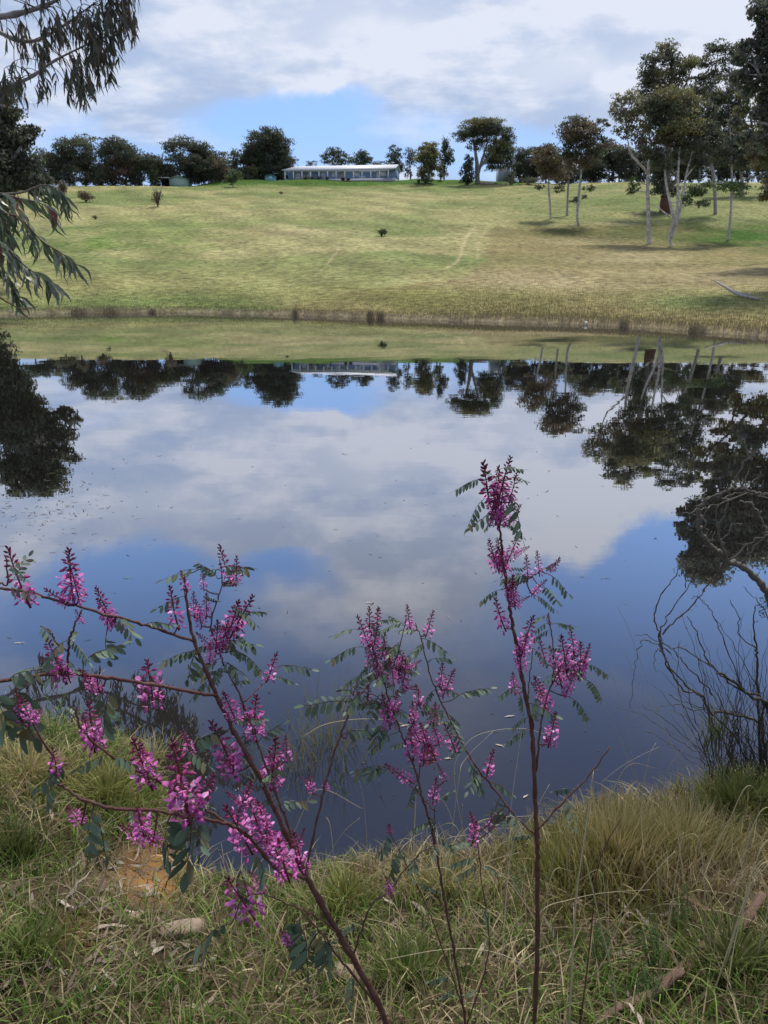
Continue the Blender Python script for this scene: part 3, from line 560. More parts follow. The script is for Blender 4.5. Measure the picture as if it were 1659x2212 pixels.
tree('big gum with dark red barked butt behind the many stemmed one', (1437, 459), [(1437, 112, 20, 11, 'gum'), (1412, 132, 20, 13), (1452, 128, 18, 12), (1398, 160, 18, 14), (1425, 165, 30, 16, 'gum'), (1478, 135, 22, 10, 'olive'), (1498, 132, 22, 12, 'olive'), (1472, 158, 26, 14), (1400, 188, 22, 13), (1448, 190, 26, 12, 'brown'), (1505, 200, 22, 14, 'brown'), (1440, 95, 16, 9, 'gum'), (1530, 170, 24, 14), (1385, 205, 18, 12), (1540, 215, 20, 16, 'olive'), (1415, 225, 26, 14), (1432, 380, 24, 20), (1428, 345, 26, 20), (1455, 410, 18, 12), (1420, 410, 14, 12)],
     [([(1437, 460), (1437, 445), (1438, 430), (1438, 418)], .80, .55), ([(1438, 424), (1440, 380), (1445, 300), (1450, 210), (1452, 160)], .5, .1), ([(1438, 415), (1456, 395), (1462, 385)], .3, .2), ([(1444, 300), (1425, 230), (1412, 160)], .16, .06), ([(1448, 240), (1478, 190), (1496, 145)], .15, .05)], seed=55, grow=1.6, dens=.75, leaf=.32, bark=(.125, .05, .033), bark2=(.22, .19, .17), tr=.4, sub=11)
tree('slender leaning white gum standing before the deep green grass at right', (1573, 519), [(1588, 178, 16, 16), (1572, 205, 24, 16), (1592, 230, 20, 14), (1565, 250, 24, 18), (1590, 268, 20, 16), (1575, 292, 18, 12), (1600, 310, 20, 16), (1560, 335, 22, 14), (1610, 345, 22, 14), (1545, 215, 16, 14), (1592, 404, 22, 10, 'green'), (1558, 402, 18, 8, 'green'), (1528, 398, 12, 8, 'green'), (1598, 418, 12, 6, 'green')],
     [([(1573, 519), (1577, 480), (1580, 430), (1581, 380), (1578, 300), (1575, 220)], .14, .05)], seed=56, grow=1.6, dens=.7, leaf=.26, bark=wb_, tr=.14, group=gs_)
tree('gum with thin arching branch and small tuft high against the sky', (1545, 470), [(1552, 100, 22, 10), (1535, 112, 14, 10), (1572, 108, 14, 10), (1560, 132, 18, 8), (1540, 160, 12, 10), (1530, 190, 14, 9), (1548, 330, 20, 18), (1560, 300, 18, 16), (1590, 120, 20, 12), (1525, 140, 16, 10), (1580, 155, 18, 12), (1600, 100, 14, 10), (1545, 265, 20, 16), (1520, 300, 16, 16)],
     [([(1545, 470), (1543, 400), (1532, 310), (1528, 240), (1543, 165), (1552, 110)], .22, .05), ([(1530, 250), (1555, 215), (1575, 195)], .06, .03)], Y=122, seed=57, grow=1.55, dens=.62, leaf=.3, bark=(.35, .33, .32), tr=.15)
tree('dark spreading gum low across the right edge of the slope', (1608, 392), [(1560, 325, 26, 14), (1590, 312, 26, 16), (1630, 305, 28, 18), (1575, 345, 26, 14), (1610, 345, 28, 18), (1650, 335, 22, 20), (1655, 378, 12, 16), (1540, 350, 16, 12)], Y=150, seed=58, dens=1.15, leaf=.34, tr=.3)
BX = W(1860, 640, 52.0)
tree('huge gum at the right edge, its trunk outside the picture', (1860, 640), [(1652, 60, 22, 24), (1680, 30, 40, 30), (1640, 100, 24, 20), (1672, 110, 30, 30), (1612, 100, 18, 14), (1600, 128, 18, 14), (1628, 145, 26, 20), (1665, 165, 30, 24), (1598, 165, 20, 14), (1622, 190, 26, 18), (1655, 215, 22, 18), (1690, 200, 40, 40), (1640, 245, 18, 14), (1672, 262, 24, 20), (1740, 70, 60, 60), (1740, 180, 60, 50), (1740, 290, 50, 36), (1720, 380, 40, 26), (1680, 400, 24, 16), (1665, 310, 34, 18), (1610, 300, 24, 16), (1590, 265, 16, 12), (1810, 120, 60, 90), (1830, 260, 60, 60), (1640, 20, 24, 20), (1700, -30, 60, 30)],
     [([(1860, 640), (1850, 480), (1840, 330), (1800, 200), (1780, 100)], .55, .2), ([(1845, 400), (1780, 320), (1738, 300)], .22, .14), ([(1738, 360), (1700, 300), (1660, 270), (1625, 262)], .12, .03), ([(1728, 240), (1690, 190), (1640, 160)], .2, .06), ([(1725, 170), (1690, 120), (1655, 70)], .18, .05)], fixed=(BX.x, 52, gz(BX.x, 52)), seed=59, grow=1.28, dens=.55, tone='grey', leaf=.26, bark=(.3, .28, .27), tr=.35, sub=14, subr=.34)
BL = W(-60, 640, 61.0)
tree('big shaded gum at the left edge with bunched dark crown', (-60, 600), [(15, 240, 30, 22), (-20, 230, 40, 30), (68, 285, 20, 12), (52, 300, 20, 16), (20, 290, 34, 26), (-20, 300, 40, 40), (40, 330, 30, 18), (15, 355, 46, 26), (68, 352, 22, 20), (-30, 370, 50, 50), (30, 388, 36, 18), (10, 420, 30, 26), (-25, 450, 40, 40), (92, 392, 20, 18), (-45, 490, 50, 40), (-15, 440, 30, 26), (-60, 560, 50, 40), (-20, 520, 22, 24), (-70, 260, 50, 40), (-80, 210, 40, 30), (-10, 205, 40, 20), (-90, 400, 60, 60), (70, 410, 22, 14)],
     [([(-60, 600), (-55, 520), (-40, 420), (-20, 330), (0, 260)], .5, .15), ([(-5, 380), (30, 340), (55, 300)], .16, .05)], fixed=(BL.x, 61, gz(BL.x, 61)), seed=60, dens=.62, leaf=.28, bark=(.22, .2, .18), tr=.35, sub=13)
# ---------------------------------------------------------------- shrubs, rocks, log
def shrub(label, base, w, h, tone='dark', seed=0, dens=1.2, leaf=.25, Y=None, group=None, bare=0, name='shrub', cat='shrub'):
    rs = np.random.default_rng(3000 + seed); p = hit(*base, y0=20) if Y is None else None
    if p is None: q = W(base[0], base[1], Y); p = Vector((q.x, Y, gz(q.x, Y)))
    s = p.y / pdir(base[0], 400)[1] / FP; w *= s; h *= s; e = empty(name, p, label, cat, group)
    n = 12; th = rs.random(n) * 6.28; rr = rs.random(n) ** .6
    C = np.stack([p.x + np.cos(th) * rr * w * .38, p.y + np.sin(th) * rr * w * .38, p.z + h * (.35 + .45 * rs.random(n) * (1 - .4 * rr))], 1)
    Rd = np.stack([np.full(n, w * .26), np.full(n, w * .26), np.full(n, h * .28)], 1) * (.7 + .5 * rs.random(n))[:, None]
    nn_ = np.clip((Rd[:, 0] * Rd[:, 2] * math.pi / (leaf ** 2 * .25) * dens).astype(int), 5, 700)
    V, F, c = leafcloud(C, Rd, nn_, leaf, 1.9, rs, tones=np.array(TONES[tone]) * (.7 + .6 * rs.random(n))[:, None], droop=-.6 if bare else 0)
    mesh('foliage', V, F, M_leaf, e, c)
    m = MB()
    for k in range(14 if bare else 7):
        a = rs.random() * 6.28; r = rs.random() * w * .5; m.tube([p + Vector((0, 0, -.1)), p + Vector((math.cos(a) * r * .5, math.sin(a) * r * .5, h * .5)), p + Vector((math.cos(a) * r, math.sin(a) * r, h * (.75 + .35 * rs.random())))], [.05, .035, .012], 5, (.13, .1, .08))
    m.build('stem', M_bark, e, True); return e
shrub('round brownish bush low on the left of the far slope', (186, 437), 38, 25, 'brown', 1, .9)
shrub('sparse upright twiggy shrub alone on the left slope', (341, 447), 32, 38, 'brown', 2, .35, bare=1)
shrub('dark bush behind the drooping gum leaves at left', (100, 432), 50, 30, 'dark', 3)
shrub('bush beside the drooping gum branch, taller and browner', (136, 428), 28, 36, 'brown', 4, .8)
shrub('small round dark bush in the middle of the mown slope', (825, 511), 26, 16, 'green', 5, 1.4, leaf=.16)
shrub('tiny tuft of weed on the upper slope below the house', (607, 420), 10, 6, 'green', 6, leaf=.15)
shrub('tiny dark weed low on the left slope', (206, 474), 12, 9, 'green', 7, leaf=.15)
shrub('small low shrub on the lawn edge left of the olive gum', (904, 404), 9, 10, 'green', 8, Y=200)
shrub('small shrub on the lawn right of the olive gum', (952, 392), 14, 18, 'dark', 9, Y=204)
shrub('wide dark garden hedge right of the pale weeping tree', (1140, 402), 46, 18, 'dark', 10, Y=200, dens=1.5, name='hedge', cat='hedge')
for i, (x_, lb) in enumerate([(674, 'first of the rounded verandah bushes from the left'), (688, 'second of the rounded verandah bushes from the left'), (706, 'verandah bush just left of the flue'), (740, 'verandah bush in front of the cream door'), (753, 'last of the verandah bushes on the right'), (660, 'smallest bush near the left verandah posts')]):
    shrub(lb, (x_, 389), 11, 6.5, 'dark', 20 + i, 1.6, leaf=.2, Y=206.5, group='rounded bushes along the verandah')
def rock(label, p, sx, sy, sz, seed, mat=None, name='boulder', group=None, cat='rock', rot=0):
    rs = np.random.default_rng(seed); bmv = []; nu, nv = 14, 9; V = []; F = []
    for j in range(nv + 1):
        for i in range(nu):
            a = 2 * math.pi * i / nu; b_ = math.pi * j / nv; d = Vector((math.sin(b_) * math.cos(a), math.sin(b_) * math.sin(a), math.cos(b_)))
            k = 1 + .25 * (vnoise(d.x * 1.7 + seed * 3.1 + 20, d.y * 1.7 + d.z * 2 + 20) - .5) + .12 * (vnoise(d.x * 5 + seed + 30, d.y * 5 + d.z * 5 + 30) - .5)
            d = Vector((max(-.8, min(.8, d.x * k)), max(-.8, min(.8, d.y * k)), max(-.6, min(.72, d.z * k))))
            x_, y_ = d.x * sx, d.y * sy; V.append((p[0] + x_ * math.cos(rot) - y_ * math.sin(rot), p[1] + x_ * math.sin(rot) + y_ * math.cos(rot), p[2] + d.z * sz))
    F = [(j * nu + i, (j + 1) * nu + i, (j + 1) * nu + (i + 1) % nu, j * nu + (i + 1) % nu) for j in range(nv) for i in range(nu)]
    o = mesh(name, np.array(V), F, mat or M_rock, None, None, False); return tag(o, label, cat, group)
for i, (x_, y_, s, lb) in enumerate([(1041, 400, .55, 'leftmost pale boulder under the umbrella gum'), (1050, 402, .65, 'lowest pale boulder under the umbrella gum'), (1056, 398, .6, 'middle pale boulder under the umbrella gum'), (1063, 399, .6, 'rightmost of the larger pale boulders by the umbrella gum'), (1084, 400, .4, 'small reddish stone between umbrella gum and weeping tree'), (1093, 401, .38, 'small stone at the foot of the weeping tree')]):
    q = W(x_, y_, 199); rock(lb, (q.x, 199, gz(q.x, 199) + s * .35), s, s * .8, s * .75, 40 + i, group='garden boulders')
M_dead = mat_tone('weathered_grey_wood', rough=.9, bump=.7, bscale=12, vary=.5, vscale=5, vary_col=(.12, .10, .09))
p1, p2 = hit(1534, 630, 20), hit(1640, 651, 20)
le = empty('fallen_branch', p1, 'bleached fallen branch lying on the grass near the far right shore', 'log')
m = MB(); a_ = p1 + Vector((0, 0, .75)); pts = catmull([a_, p1.lerp(p2, .3) + Vector((0, 0, .45)), p1.lerp(p2, .6) + Vector((0, 0, .15)), p2 + Vector((0, 0, .12))], 5)
m.tube(pts, lerp_list([.03, .07, .10, .09, .06], len(pts)), 9, (.42, .40, .38)); m.build('log', M_dead, le, True)
m = MB(); m.tube([p1.lerp(p2, .35) + Vector((0, 0, .35)), p1.lerp(p2, .55) + Vector((.1, -.4, .2)), p1.lerp(p2, .72) + Vector((.2, -.7, .22))], [.08, .06, .03], 7, (.42, .40, .38)); m.build('side_branch', M_dead, le, True)
q = hit(1264, 702, 20); rock('small white object on the mud at the far waterline', (q.x, q.y - .15, .12), .09, .09, .09, 77, paint('white_plastic', (.8, .8, .8)), 'float_ball', cat='float')
for i, x_ in enumerate((1150, 1296)):
    pass
# ================================================================ grasses
M_grass = mat_tone('grass_blades', rough=.6, spec=.2, trans=.25)
def blades(P, H, az, lean, Wd, col, rs, segs=3, curl=.5, tipcol=None):
    """ribbon blades: base P (n,3), height H, lean direction az, lean amount, width Wd"""
    n = len(P); t = np.linspace(0, 1, segs + 1)
    dx, dy = np.cos(az), np.sin(az); fa = rs.random(n) * 6.28
    sx, sy = np.cos(fa), np.sin(fa)
    V = np.empty((n, segs + 1, 2, 3)); C = np.empty((n, segs + 1, 2, 3))
    for k, tt in enumerate(t):
        out = H * lean * (tt ** (1 + curl)); up = H * (tt - lean * .45 * tt ** (2 + curl)); w = Wd * .5 * (1 - tt ** 1.6 * .93)
        c = np.stack([P[:, 0] + dx * out, P[:, 1] + dy * out, P[:, 2] + up], 1)
        V[:, k, 0] = c; V[:, k, 1] = c; V[:, k, 0, 0] -= sx * w; V[:, k, 0, 1] -= sy * w; V[:, k, 1, 0] += sx * w; V[:, k, 1, 1] += sy * w
        cc = col if tipcol is None else col * (1 - tt) + tipcol * tt
        C[:, k, 0] = cc; C[:, k, 1] = cc
    b = np.arange(n)[:, None] * (segs + 1) * 2
    q = np.concatenate([b + np.array([k * 2, k * 2 + 1, k * 2 + 3, k * 2 + 2]) for k in range(segs)], 0)
    return V.reshape(-1, 3), q, C.reshape(-1, 3)
def merge(parts):
    Vs, Fs, Cs = [], [], []; o = 0
    for V, F, C in parts: Vs.append(V); Fs.append(F + o); Cs.append(C); o += len(V)
    return np.concatenate(Vs), np.concatenate(Fs), np.concatenate(Cs)
rs = np.random.default_rng(5)
# rank grass of the far bank
n = 60000; x = rs.uniform(-34, 30, n); ys = np.interp(x, FAR[:, 0], FAR[:, 1]); dd = rs.exponential(5, n) ; keep0 = rs.random(n)
y = ys + dd; ok = (y < 98); x, y = x[ok], y[ok]; z = terrain(x, y); c = field_colour(x, y, z); dd = y - np.interp(x, FAR[:, 0], FAR[:, 1])
px_, py_ = proj(x, y, z); rank = smooth01((px_ - 900) / 200)
h = (.03 + .06 * rs.random(len(x))) * (1 + 1.4 * rank); h = np.where(dd < 1.0, h * 1.5 + .05, h)
c = np.where((dd < .6)[:, None], np.array([.27, .22, .15]), c) * (.85 + .35 * rs.random(len(x)))[:, None]
parts = [blades(np.stack([x, y, z], 1), h, rs.random(len(x)) * 6.28, .3 * rs.random(len(x)), .012 + .018 * rs.random(len(x)), c, rs, 2)]
V, F, C = merge(parts); o = mesh('far_bank_grass', V, F, M_grass, None, C); tag(o, 'dry rank grass over the far bank of the pond', 'grass', kind='stuff')
# reeds standing at the far water line
n = 4200; cl = rs.uniform(-33, 28, 260); x = cl[rs.integers(0, 260, n)] + rs.normal(size=n) * .35; y = np.interp(x, FAR[:, 0], FAR[:, 1]) + rs.normal(size=n) * .18 - .1
px_, _ = proj(x, y, np.zeros(n)); hf = np.interp(px_, [0, 120, 160, 260, 330, 500, 560, 640, 700, 800, 850, 1000, 1250, 1350, 1450, 1659], [.15, .15, .3, .3, .12, .12, .12, .16, .12, .2, .08, .06, .16, .3, .3, .4])
h = hf * (.4 + .9 * rs.random(n)); c = np.array([.33, .29, .21]) * (.6 + .9 * rs.random(n))[:, None]
V, F, C = blades(np.stack([x, y, np.maximum(terrain(x, y), -.15)], 1), h + .1, rs.random(n) * 6.28, .35 * rs.random(n), np.full(n, .022), c, rs, 2)
o = mesh('shore_reeds', V, F, M_grass, None, C); tag(o, 'thin brown reeds fringing the far water line', 'reeds', kind='stuff')
for i, (a, w, hh, lb) in enumerate([(172, 22, .75, 'left reed clump of the dense pair on the far shore'), (240, 20, .75, 'right reed clump of the dense pair on the far shore'), (330, 8, .5, 'small reed clump between the dense pair and the middle'), (638, 6, .7, 'single tall narrow reed clump left of the middle shore'), (800, 8, .75, 'left of two dark reed clumps at the middle of the far shore'), (822, 10, .75, 'right of two dark reed clumps at the middle of the far shore'), (1345, 10, .6, 'greenish reed clump right of the white float'), (1500, 16, .7, 'reed clump on the far shore below the fallen branch')]):
    q = water_hit(a, float(np.interp(a, [p[0] for p in far_px], [p[1] for p in far_px]))); n = 150; x = q[0] + rs.normal(size=n) * w * .5 * q[1] / 1750; y = q[1] + rs.normal(size=n) * .25 - .1
    c = np.array([.20, .17, .11]) * (.4 + 1.0 * rs.random(n))[:, None]
    V, F, C = blades(np.stack([x, y, np.full(n, -.1)], 1), hh * .75 * (.45 + .6 * rs.random(n)) + .1, rs.random(n) * 6.28, .3 * rs.random(n), np.full(n, .025), c, rs, 2)
    tag(mesh('reed_clump', V, F, M_grass, None, C), lb, 'reeds', 'reed clumps on the far shore')
# ---------------------------------------------------------------- near bank
def near_points(n, x0, x1, y0, y1, acc=None):
    x = rs.uniform(x0, x1, n); y = rs.uniform(y0, y1, n); z = terrain(x, y); ok = z > .03
    px_, py_ = proj(x, y, z); ok &= (px_ > -1100) & (px_ < 2900) & (py_ < 2700)
    x, y, z, px_, py_ = x[ok], y[ok], z[ok], px_[ok], py_[ok]
    if acc is not None: k = rs.random(len(x)) < acc(px_, py_); x, y, z, px_, py_ = x[k], y[k], z[k], px_[k], py_[k]
    return np.stack([x, y, z], 1), px_, py_
def bl(px_, py_, cx, cy, rx, ry): return np.clip(1.35 - np.sqrt(((px_ - cx) / rx) ** 2 + ((py_ - cy) / ry) ** 2), 0, 1)
def bare(px_, py_):      # trodden soil and litter
    return np.clip(bl(px_, py_, 320, 1890, 120, 70) + bl(px_, py_, 160, 1950, 140, 50) * .7 + bl(px_, py_, 250, 2050, 210, 70) * .5 + bl(px_, py_, 120, 2150, 150, 60) * .3, 0, .95)
NG = 150000
P, a, b_ = near_points(NG, -5.4, 6.2, 1.15, 5.4, lambda p, q: (1 - bare(p, q)) * np.clip(.35 + 2.2 * (vnoise(p * .028 + 3, q * .04 + 8) - .18), .35, 1))
n = len(P); patch = fbm(P[:, 0] * 2.2 + 4, P[:, 1] * 2.2, 3); straw_ = np.clip(bl(a, b_, 1380, 1850, 330, 190) + bl(a, b_, 930, 1900, 200, 60) * .6, 0, 1)
dry = rs.random(n) < np.clip(.20 + .52 * straw_ + (patch - .45) * 2.2 - .22 * bl(a, b_, 1350, 2120, 420, 90), .08, .9)
green = np.array([.085, .19, .028]); g2 = np.array([.21, .31, .06]); st = np.array([.56, .48, .29]); st2 = np.array([.30, .22, .12])
k = rs.random(n)[:, None]; c = np.where(dry[:, None], st * k + st2 * (1 - k), green * k + g2 * (1 - k)) * (.4 + .95 * rs.random(n))[:, None]
c = np.where((straw_ > .3)[:, None] & ~dry[:, None], np.array([.17, .185, .03]) * (.6 + .6 * rs.random(n))[:, None], c)
h = (.06 + .13 * rs.random(n)) * np.clip(.75 + straw_ * .35, 0, 1.2) + .05 * patch
h *= 1 - .45 * bl(a, b_, 750, 1900, 330, 50)
ang = rs.random(n) * 6.28; lean = .25 + .8 * rs.random(n) ** 1.5; lean *= 1 - .45 * straw_
V, F, C = blades(P, h, ang, lean, .0035 + .006 * rs.random(n) ** 1.5, c, rs, 3, tipcol=np.where(dry[:, None], c * 1.15, c * .9 + st * .12))
tag(mesh('bank_grass', V, F, M_grass, None, C), 'tangled green and dry grass covering the near bank', 'grass', kind='stuff')
# dry matted thatch underneath, lying flat
P, a, b_ = near_points(32000, -5.4, 6.2, 1.15, 5.4); n = len(P); k = rs.random(n)[:, None]
c = (np.array([.38, .31, .19]) * k + np.array([.14, .105, .06]) * (1 - k)) * (.5 + .6 * rs.random(n))[:, None]
P[:, 2] += .004; V, F, C = blades(P, .05 + .10 * rs.random(n), rs.random(n) * 6.28, 1.9 + .5 * rs.random(n), .003 + .005 * rs.random(n), c, rs, 3, curl=.0)
tag(mesh('dry_thatch', V, F, M_grass, None, C), 'flattened dry grass thatch over the near bank soil', 'thatch', kind='stuff')
# tussocks: countable tufts of the near bank
def tussock(label, px0, py0, n, rad, h, cA, cB, lean=.5, wd=.0055, group=None, name='grass_tussock', zoff=0, p=None, segs=4):
    if name == 'grass_tussock': n = int(n * .62); wd *= 1.25
    p = hit(px0, py0, 1.0, 12) if p is None else p
    r = rad * np.abs(rs.normal(size=n)) * .6; th = rs.random(n) * 6.28
    x = p.x + np.cos(th) * r; y = p.y + np.sin(th) * r; z = np.maximum(terrain(x, y), -.1) + zoff; k = rs.random(n)[:, None]
    c = (np.array(cA) * k + np.array(cB) * (1 - k)) * (.6 + .6 * rs.random(n))[:, None]
    az = th + rs.normal(size=n) * .5; V, F, C = blades(np.stack([x, y, z], 1), h * (.45 + .65 * rs.random(n)), az, lean * (.3 + .9 * rs.random(n)), wd * (.6 + .7 * rs.random(n)), c, rs, segs, tipcol=c * .6 + np.array([.33, .27, .15]) * .4)
    return tag(mesh(name, V, F, M_grass, None, C), label, 'grass tuft', group)
GA, GB, SA, SB = (.09, .18, .03), (.20, .28, .06), (.62, .51, .28), (.34, .33, .09)
gt_ = 'grass tussocks on the near bank'
tussock('tall straw yellow tussock at the water edge, highest on the right bank', 1330, 1870, 2100, .24, .34, SA, SB, .34, group=gt_)
tussock('yellow tussock right of the highest straw tussock', 1470, 1850, 1500, .24, .29, SA, GB, .42, group=gt_)
tussock('yellow green tussock just right of the tallest flower stem', 1235, 1895, 1200, .22, .28, SB, GB, .4, group=gt_)
tussock('short pale tussock under the arching straws, centre of the near shore', 960, 1930, 900, .2, .20, SA, GB, .6, group=gt_)
tussock('low greenish tussock at the centre shore left of the middle stem', 745, 1950, 800, .2, .18, SB, GB, .6, group=gt_)
tussock('bright green tussock at the left edge halfway down the bank', 30, 1850, 900, .13, .20, (.05, .11, .015), (.09, .15, .02), .45, group=gt_)
tussock('olive tussock on the left bank behind the hanging leaflets', 230, 1720, 1500, .25, .2, SB, GB, .7, group=gt_)
tussock('grey green tussock at the top of the left bank by the water', 330, 1650, 900, .2, .2, SA, GB, .7, group=gt_)
tussock('straw tussock at the far left of the left bank', 60, 1680, 1300, .25, .18, SA, SB, .8, group=gt_)
tussock('dark green tussock under the bare bush at right', 1600, 1745, 1300, .25, .26, (.09, .16, .03), GB, .6, group=gt_)
tussock('dark green tussock at the bottom right corner', 1580, 2100, 900, .2, .22, (.05, .09, .02), GB, .6, group=gt_)
tussock('green tussock at the bottom middle beside the thickest stem', 880, 2120, 900, .18, .2, GA, GB, .6, group=gt_)
tussock('fresh green tussock at the lower left corner', 60, 2060, 700, .15, .16, GA, GB, .6, group=gt_)
tussock('fresh broad bladed green clump at the foot of the bare bush', 1535, 1650, 60, .1, .38, (.05, .12, .015), (.08, .16, .02), .2, .012, group=gt_)
# rushes standing in the water
q = water_hit(705, 1600); e_ = tussock('thin dark rushes standing in the pond left of the middle flowers', 0, 0, 200, .42, .52, (.14, .17, .07), (.22, .2, .11), .45, .006, name='rush_clump', p=Vector((q[0], q[1], 0)), group=None)
q = water_hit(640, 1660); tussock('smaller clump of rushes nearer the bank beside the thin dark rushes', 0, 0, 100, .3, .4, (.14, .17, .07), (.22, .2, .11), .5, .005, name='rush_clump', p=Vector((q[0], q[1], 0)))
# leaf litter
M_lit = mat_tone('dead_leaves', rough=.7, spec=.25)
P, a, b_ = near_points(6500, -3.2, 3.6, 1.2, 4.6, lambda p, q: .12 + .88 * bare(p, q)); n = len(P)
def curved_leaves(P, ax, L_, Wd, col, rs, bend=.25, segs=5, roll=None, nrm=None):
    n = len(P); ax = ax / np.linalg.norm(ax, axis=1)[:, None]
    s = rs.normal(size=(n, 3)) if nrm is None else np.cross(ax, nrm); s -= ax * (s * ax).sum(1)[:, None]; s /= np.linalg.norm(s, axis=1)[:, None] + 1e-9
    b = np.cross(ax, s); bd = bend * (rs.random(n) * 2 - 1); V = np.empty((n, segs + 1, 2, 3))
    for k in range(segs + 1):
        t = k / segs; w = Wd * .5 * (math.sin(math.pi * min(1, t * 1.05 + .04)) ** .8 * (1 - .35 * t) + .02)
        c = P + ax * (L_ * t)[:, None] + s * (bd * L_ * 4 * t * (1 - t) * .5)[:, None] + b * (L_ * .25 * (rs.random() - .5) * t * t)[:, None]
        V[:, k, 0] = c - s * np.reshape(w, (-1, 1)); V[:, k, 1] = c + s * np.reshape(w, (-1, 1))
    bq = np.arange(n)[:, None] * (segs + 1) * 2; q = np.concatenate([bq + np.array([k * 2, k * 2 + 1, k * 2 + 3, k * 2 + 2]) for k in range(segs)], 0)
    return V.reshape(-1, 3), q, np.repeat(col, (segs + 1) * 2, 0)
ax = rs.normal(size=(n, 3)); ax[:, 2] *= .18; up = np.tile([0, 0, 1.], (n, 1)) + rs.normal(size=(n, 3)) * .35
k = rs.random(n)[:, None]; c = (np.array([.36, .31, .26]) * k + np.array([.13, .09, .07]) * (1 - k)) * (.5 + .8 * rs.random(n))[:, None]
P[:, 2] += .008 + .012 * rs.random(n)
V, F, C = curved_leaves(P, ax, .05 + .09 * rs.random(n), .012 + .013 * rs.random(n), c, rs, .3, nrm=up)
tag(mesh('leaf_litter', V, F, M_lit, None, C), 'fallen dry gum leaves scattered over the near bank', 'leaf litter', kind='stuff')
# floating debris on the pond
n = 420; pxs = np.concatenate([rs.normal(90, 110, 230), rs.uniform(0, 1659, n - 230)]); pys = np.concatenate([rs.normal(1100, 45, 230), rs.uniform(950, 1850, n - 230)])
Pw = np.array([water_hit(p, q) for p, q in zip(pxs, pys)]); ok = (near_sd(Pw[:, 0], Pw[:, 1]) > .1); Pw = Pw[ok]; n = len(Pw); P = np.stack([Pw[:, 0], Pw[:, 1], np.full(n, .004)], 1)
az = rs.random(n) * 6.28; ax = np.stack([np.cos(az), np.sin(az) * .6, np.zeros(n)], 1); k = rs.random(n)[:, None]; cc = np.where(k < .45, np.array([.05, .045, .03]), np.where(k < .58, np.array([.30, .29, .25]), np.array([.08, .09, .04])))
sc1 = np.clip(Pw[:, 1] / 8, .35, 1.4)
V, F, C = curved_leaves(P, ax, (.03 + .09 * rs.random(n) ** 2) * sc1, (.006 + .009 * rs.random(n)) * sc1, cc * np.ones((n, 3)), rs, .3, nrm=np.tile([0, 0, 1.], (n, 1)))
tag(mesh('floating_debris', V, F, M_lit, None, C), 'twigs, seeds and leaf bits floating on the pond', 'debris', kind='stuff')
for i, (x_, y_, L_, lb) in enumerate([(1090, 1550, .09, 'pale forked twig floating right of the middle flowers'), (865, 1570, .07, 'brown gum leaf floating behind the middle flower stem'), (1070, 1609, .07, 'pale gum leaf floating left of the tallest stem'), (960, 1640, .07, 'grey gum leaf floating below the middle flowers'), (265, 1248, .14, 'strand of green weed floating left of centre'), (30, 1390, .10, 'white scum edged leaf floating at the left edge'), (790, 1303, .08, 'tan leaf floating above the middle flowers'), (1130, 1725, .05, 'small white leaf floating near the tallest stem')]):
    q = water_hit(x_, y_); P = np.array([[q[0], q[1], .006]]); az = [.2, .3, -.5, .1, -.1, 0, .1, .6][i]
    V, F, C = curved_leaves(P, np.array([[math.cos(az), math.sin(az), 0]]), np.array([L_]), np.array([.014]), np.array([[.42, .38, .30] if i != 4 else [.1, .16, .05]]), rs, .2, nrm=np.array([[0, 0, 1.]]))
    tag(mesh('floating_leaf', V, F, M_lit, None, C), lb, 'leaf', 'larger leaves floating on the pond')
# stones and bark
M_st = mat_tone('pale_pink_stone', (.30, .235, .18), .9, tone=False, bump=.8, bscale=25, vary=.5, vscale=12, vary_col=(.22, .15, .11))
for i, (x_, y_, s, lb, rt) in enumerate([(296, 1985, .045, 'rounded pinkish stone in the litter at lower left', .3), (395, 2018, .085, 'long pale flat stone in the litter at lower left', .25), (762, 2118, .075, 'long flat tan stone beside the foot of the leaning stem', -.4)]):
    p = hit(x_, y_, 1, 8); rock(lb, (p.x, p.y, p.z + s * .22), s * (1.3 if i else 1.0), s * .55, s * .45, 60 + i, M_st, 'stone', rot=rt)
M_bk = mat_tone('peeled_bark', (.15, .095, .07), .8, tone=False, bump=.8, bscale=22, vary=.6, vscale=14, vary_col=(.13, .085, .065))
def bark_strip(label, P_, w, lift=.03):
    pts = catmull([hit(x_, y_, 1, 9) + Vector((0, 0, lift + (.05 if i in (0,) else 0))) for i, (x_, y_) in enumerate(P_)], 5); V = []; n = len(pts); m_ = 7
    for i, p in enumerate(pts):
        t = (pts[min(i + 1, n - 1)] - pts[max(0, i - 1)]).normalized(); s = t.cross(Vector((0, 0, 1))).normalized(); u_ = s.cross(t)
        ww = w * (.55 + .45 * math.sin(math.pi * (i + 2) / (n + 3))) * (1 + .15 * math.sin(i * 2.1)); 
        for j in range(m_):
            a = math.pi * (.05 + .9 * j / (m_ - 1)) + .3 * math.sin(i * .4); V.append(p + s * math.cos(a) * ww + u_ * math.sin(a) * ww * .7)
    F = [(i * m_ + j, i * m_ + j + 1, (i + 1) * m_ + j + 1, (i + 1) * m_ + j) for i in range(n - 1) for j in range(m_ - 1)]
    o = mesh('bark_strip', np.array(V), F, M_bk, None, None, True); md = o.modifiers.new('thick', 'SOLIDIFY'); md.thickness = .003
    return tag(o, label, 'bark')
bark_strip('long curling strip of reddish brown bark in the grass at lower right', [(1640, 1975), (1600, 2020), (1550, 2050), (1500, 2085), (1470, 2120), (1420, 2150)], .022, .05)
bark_strip('thinner piece of bark lying below the long strip at lower right', [(1470, 2140), (1410, 2165), (1340, 2195), (1290, 2230)], .014, .04)
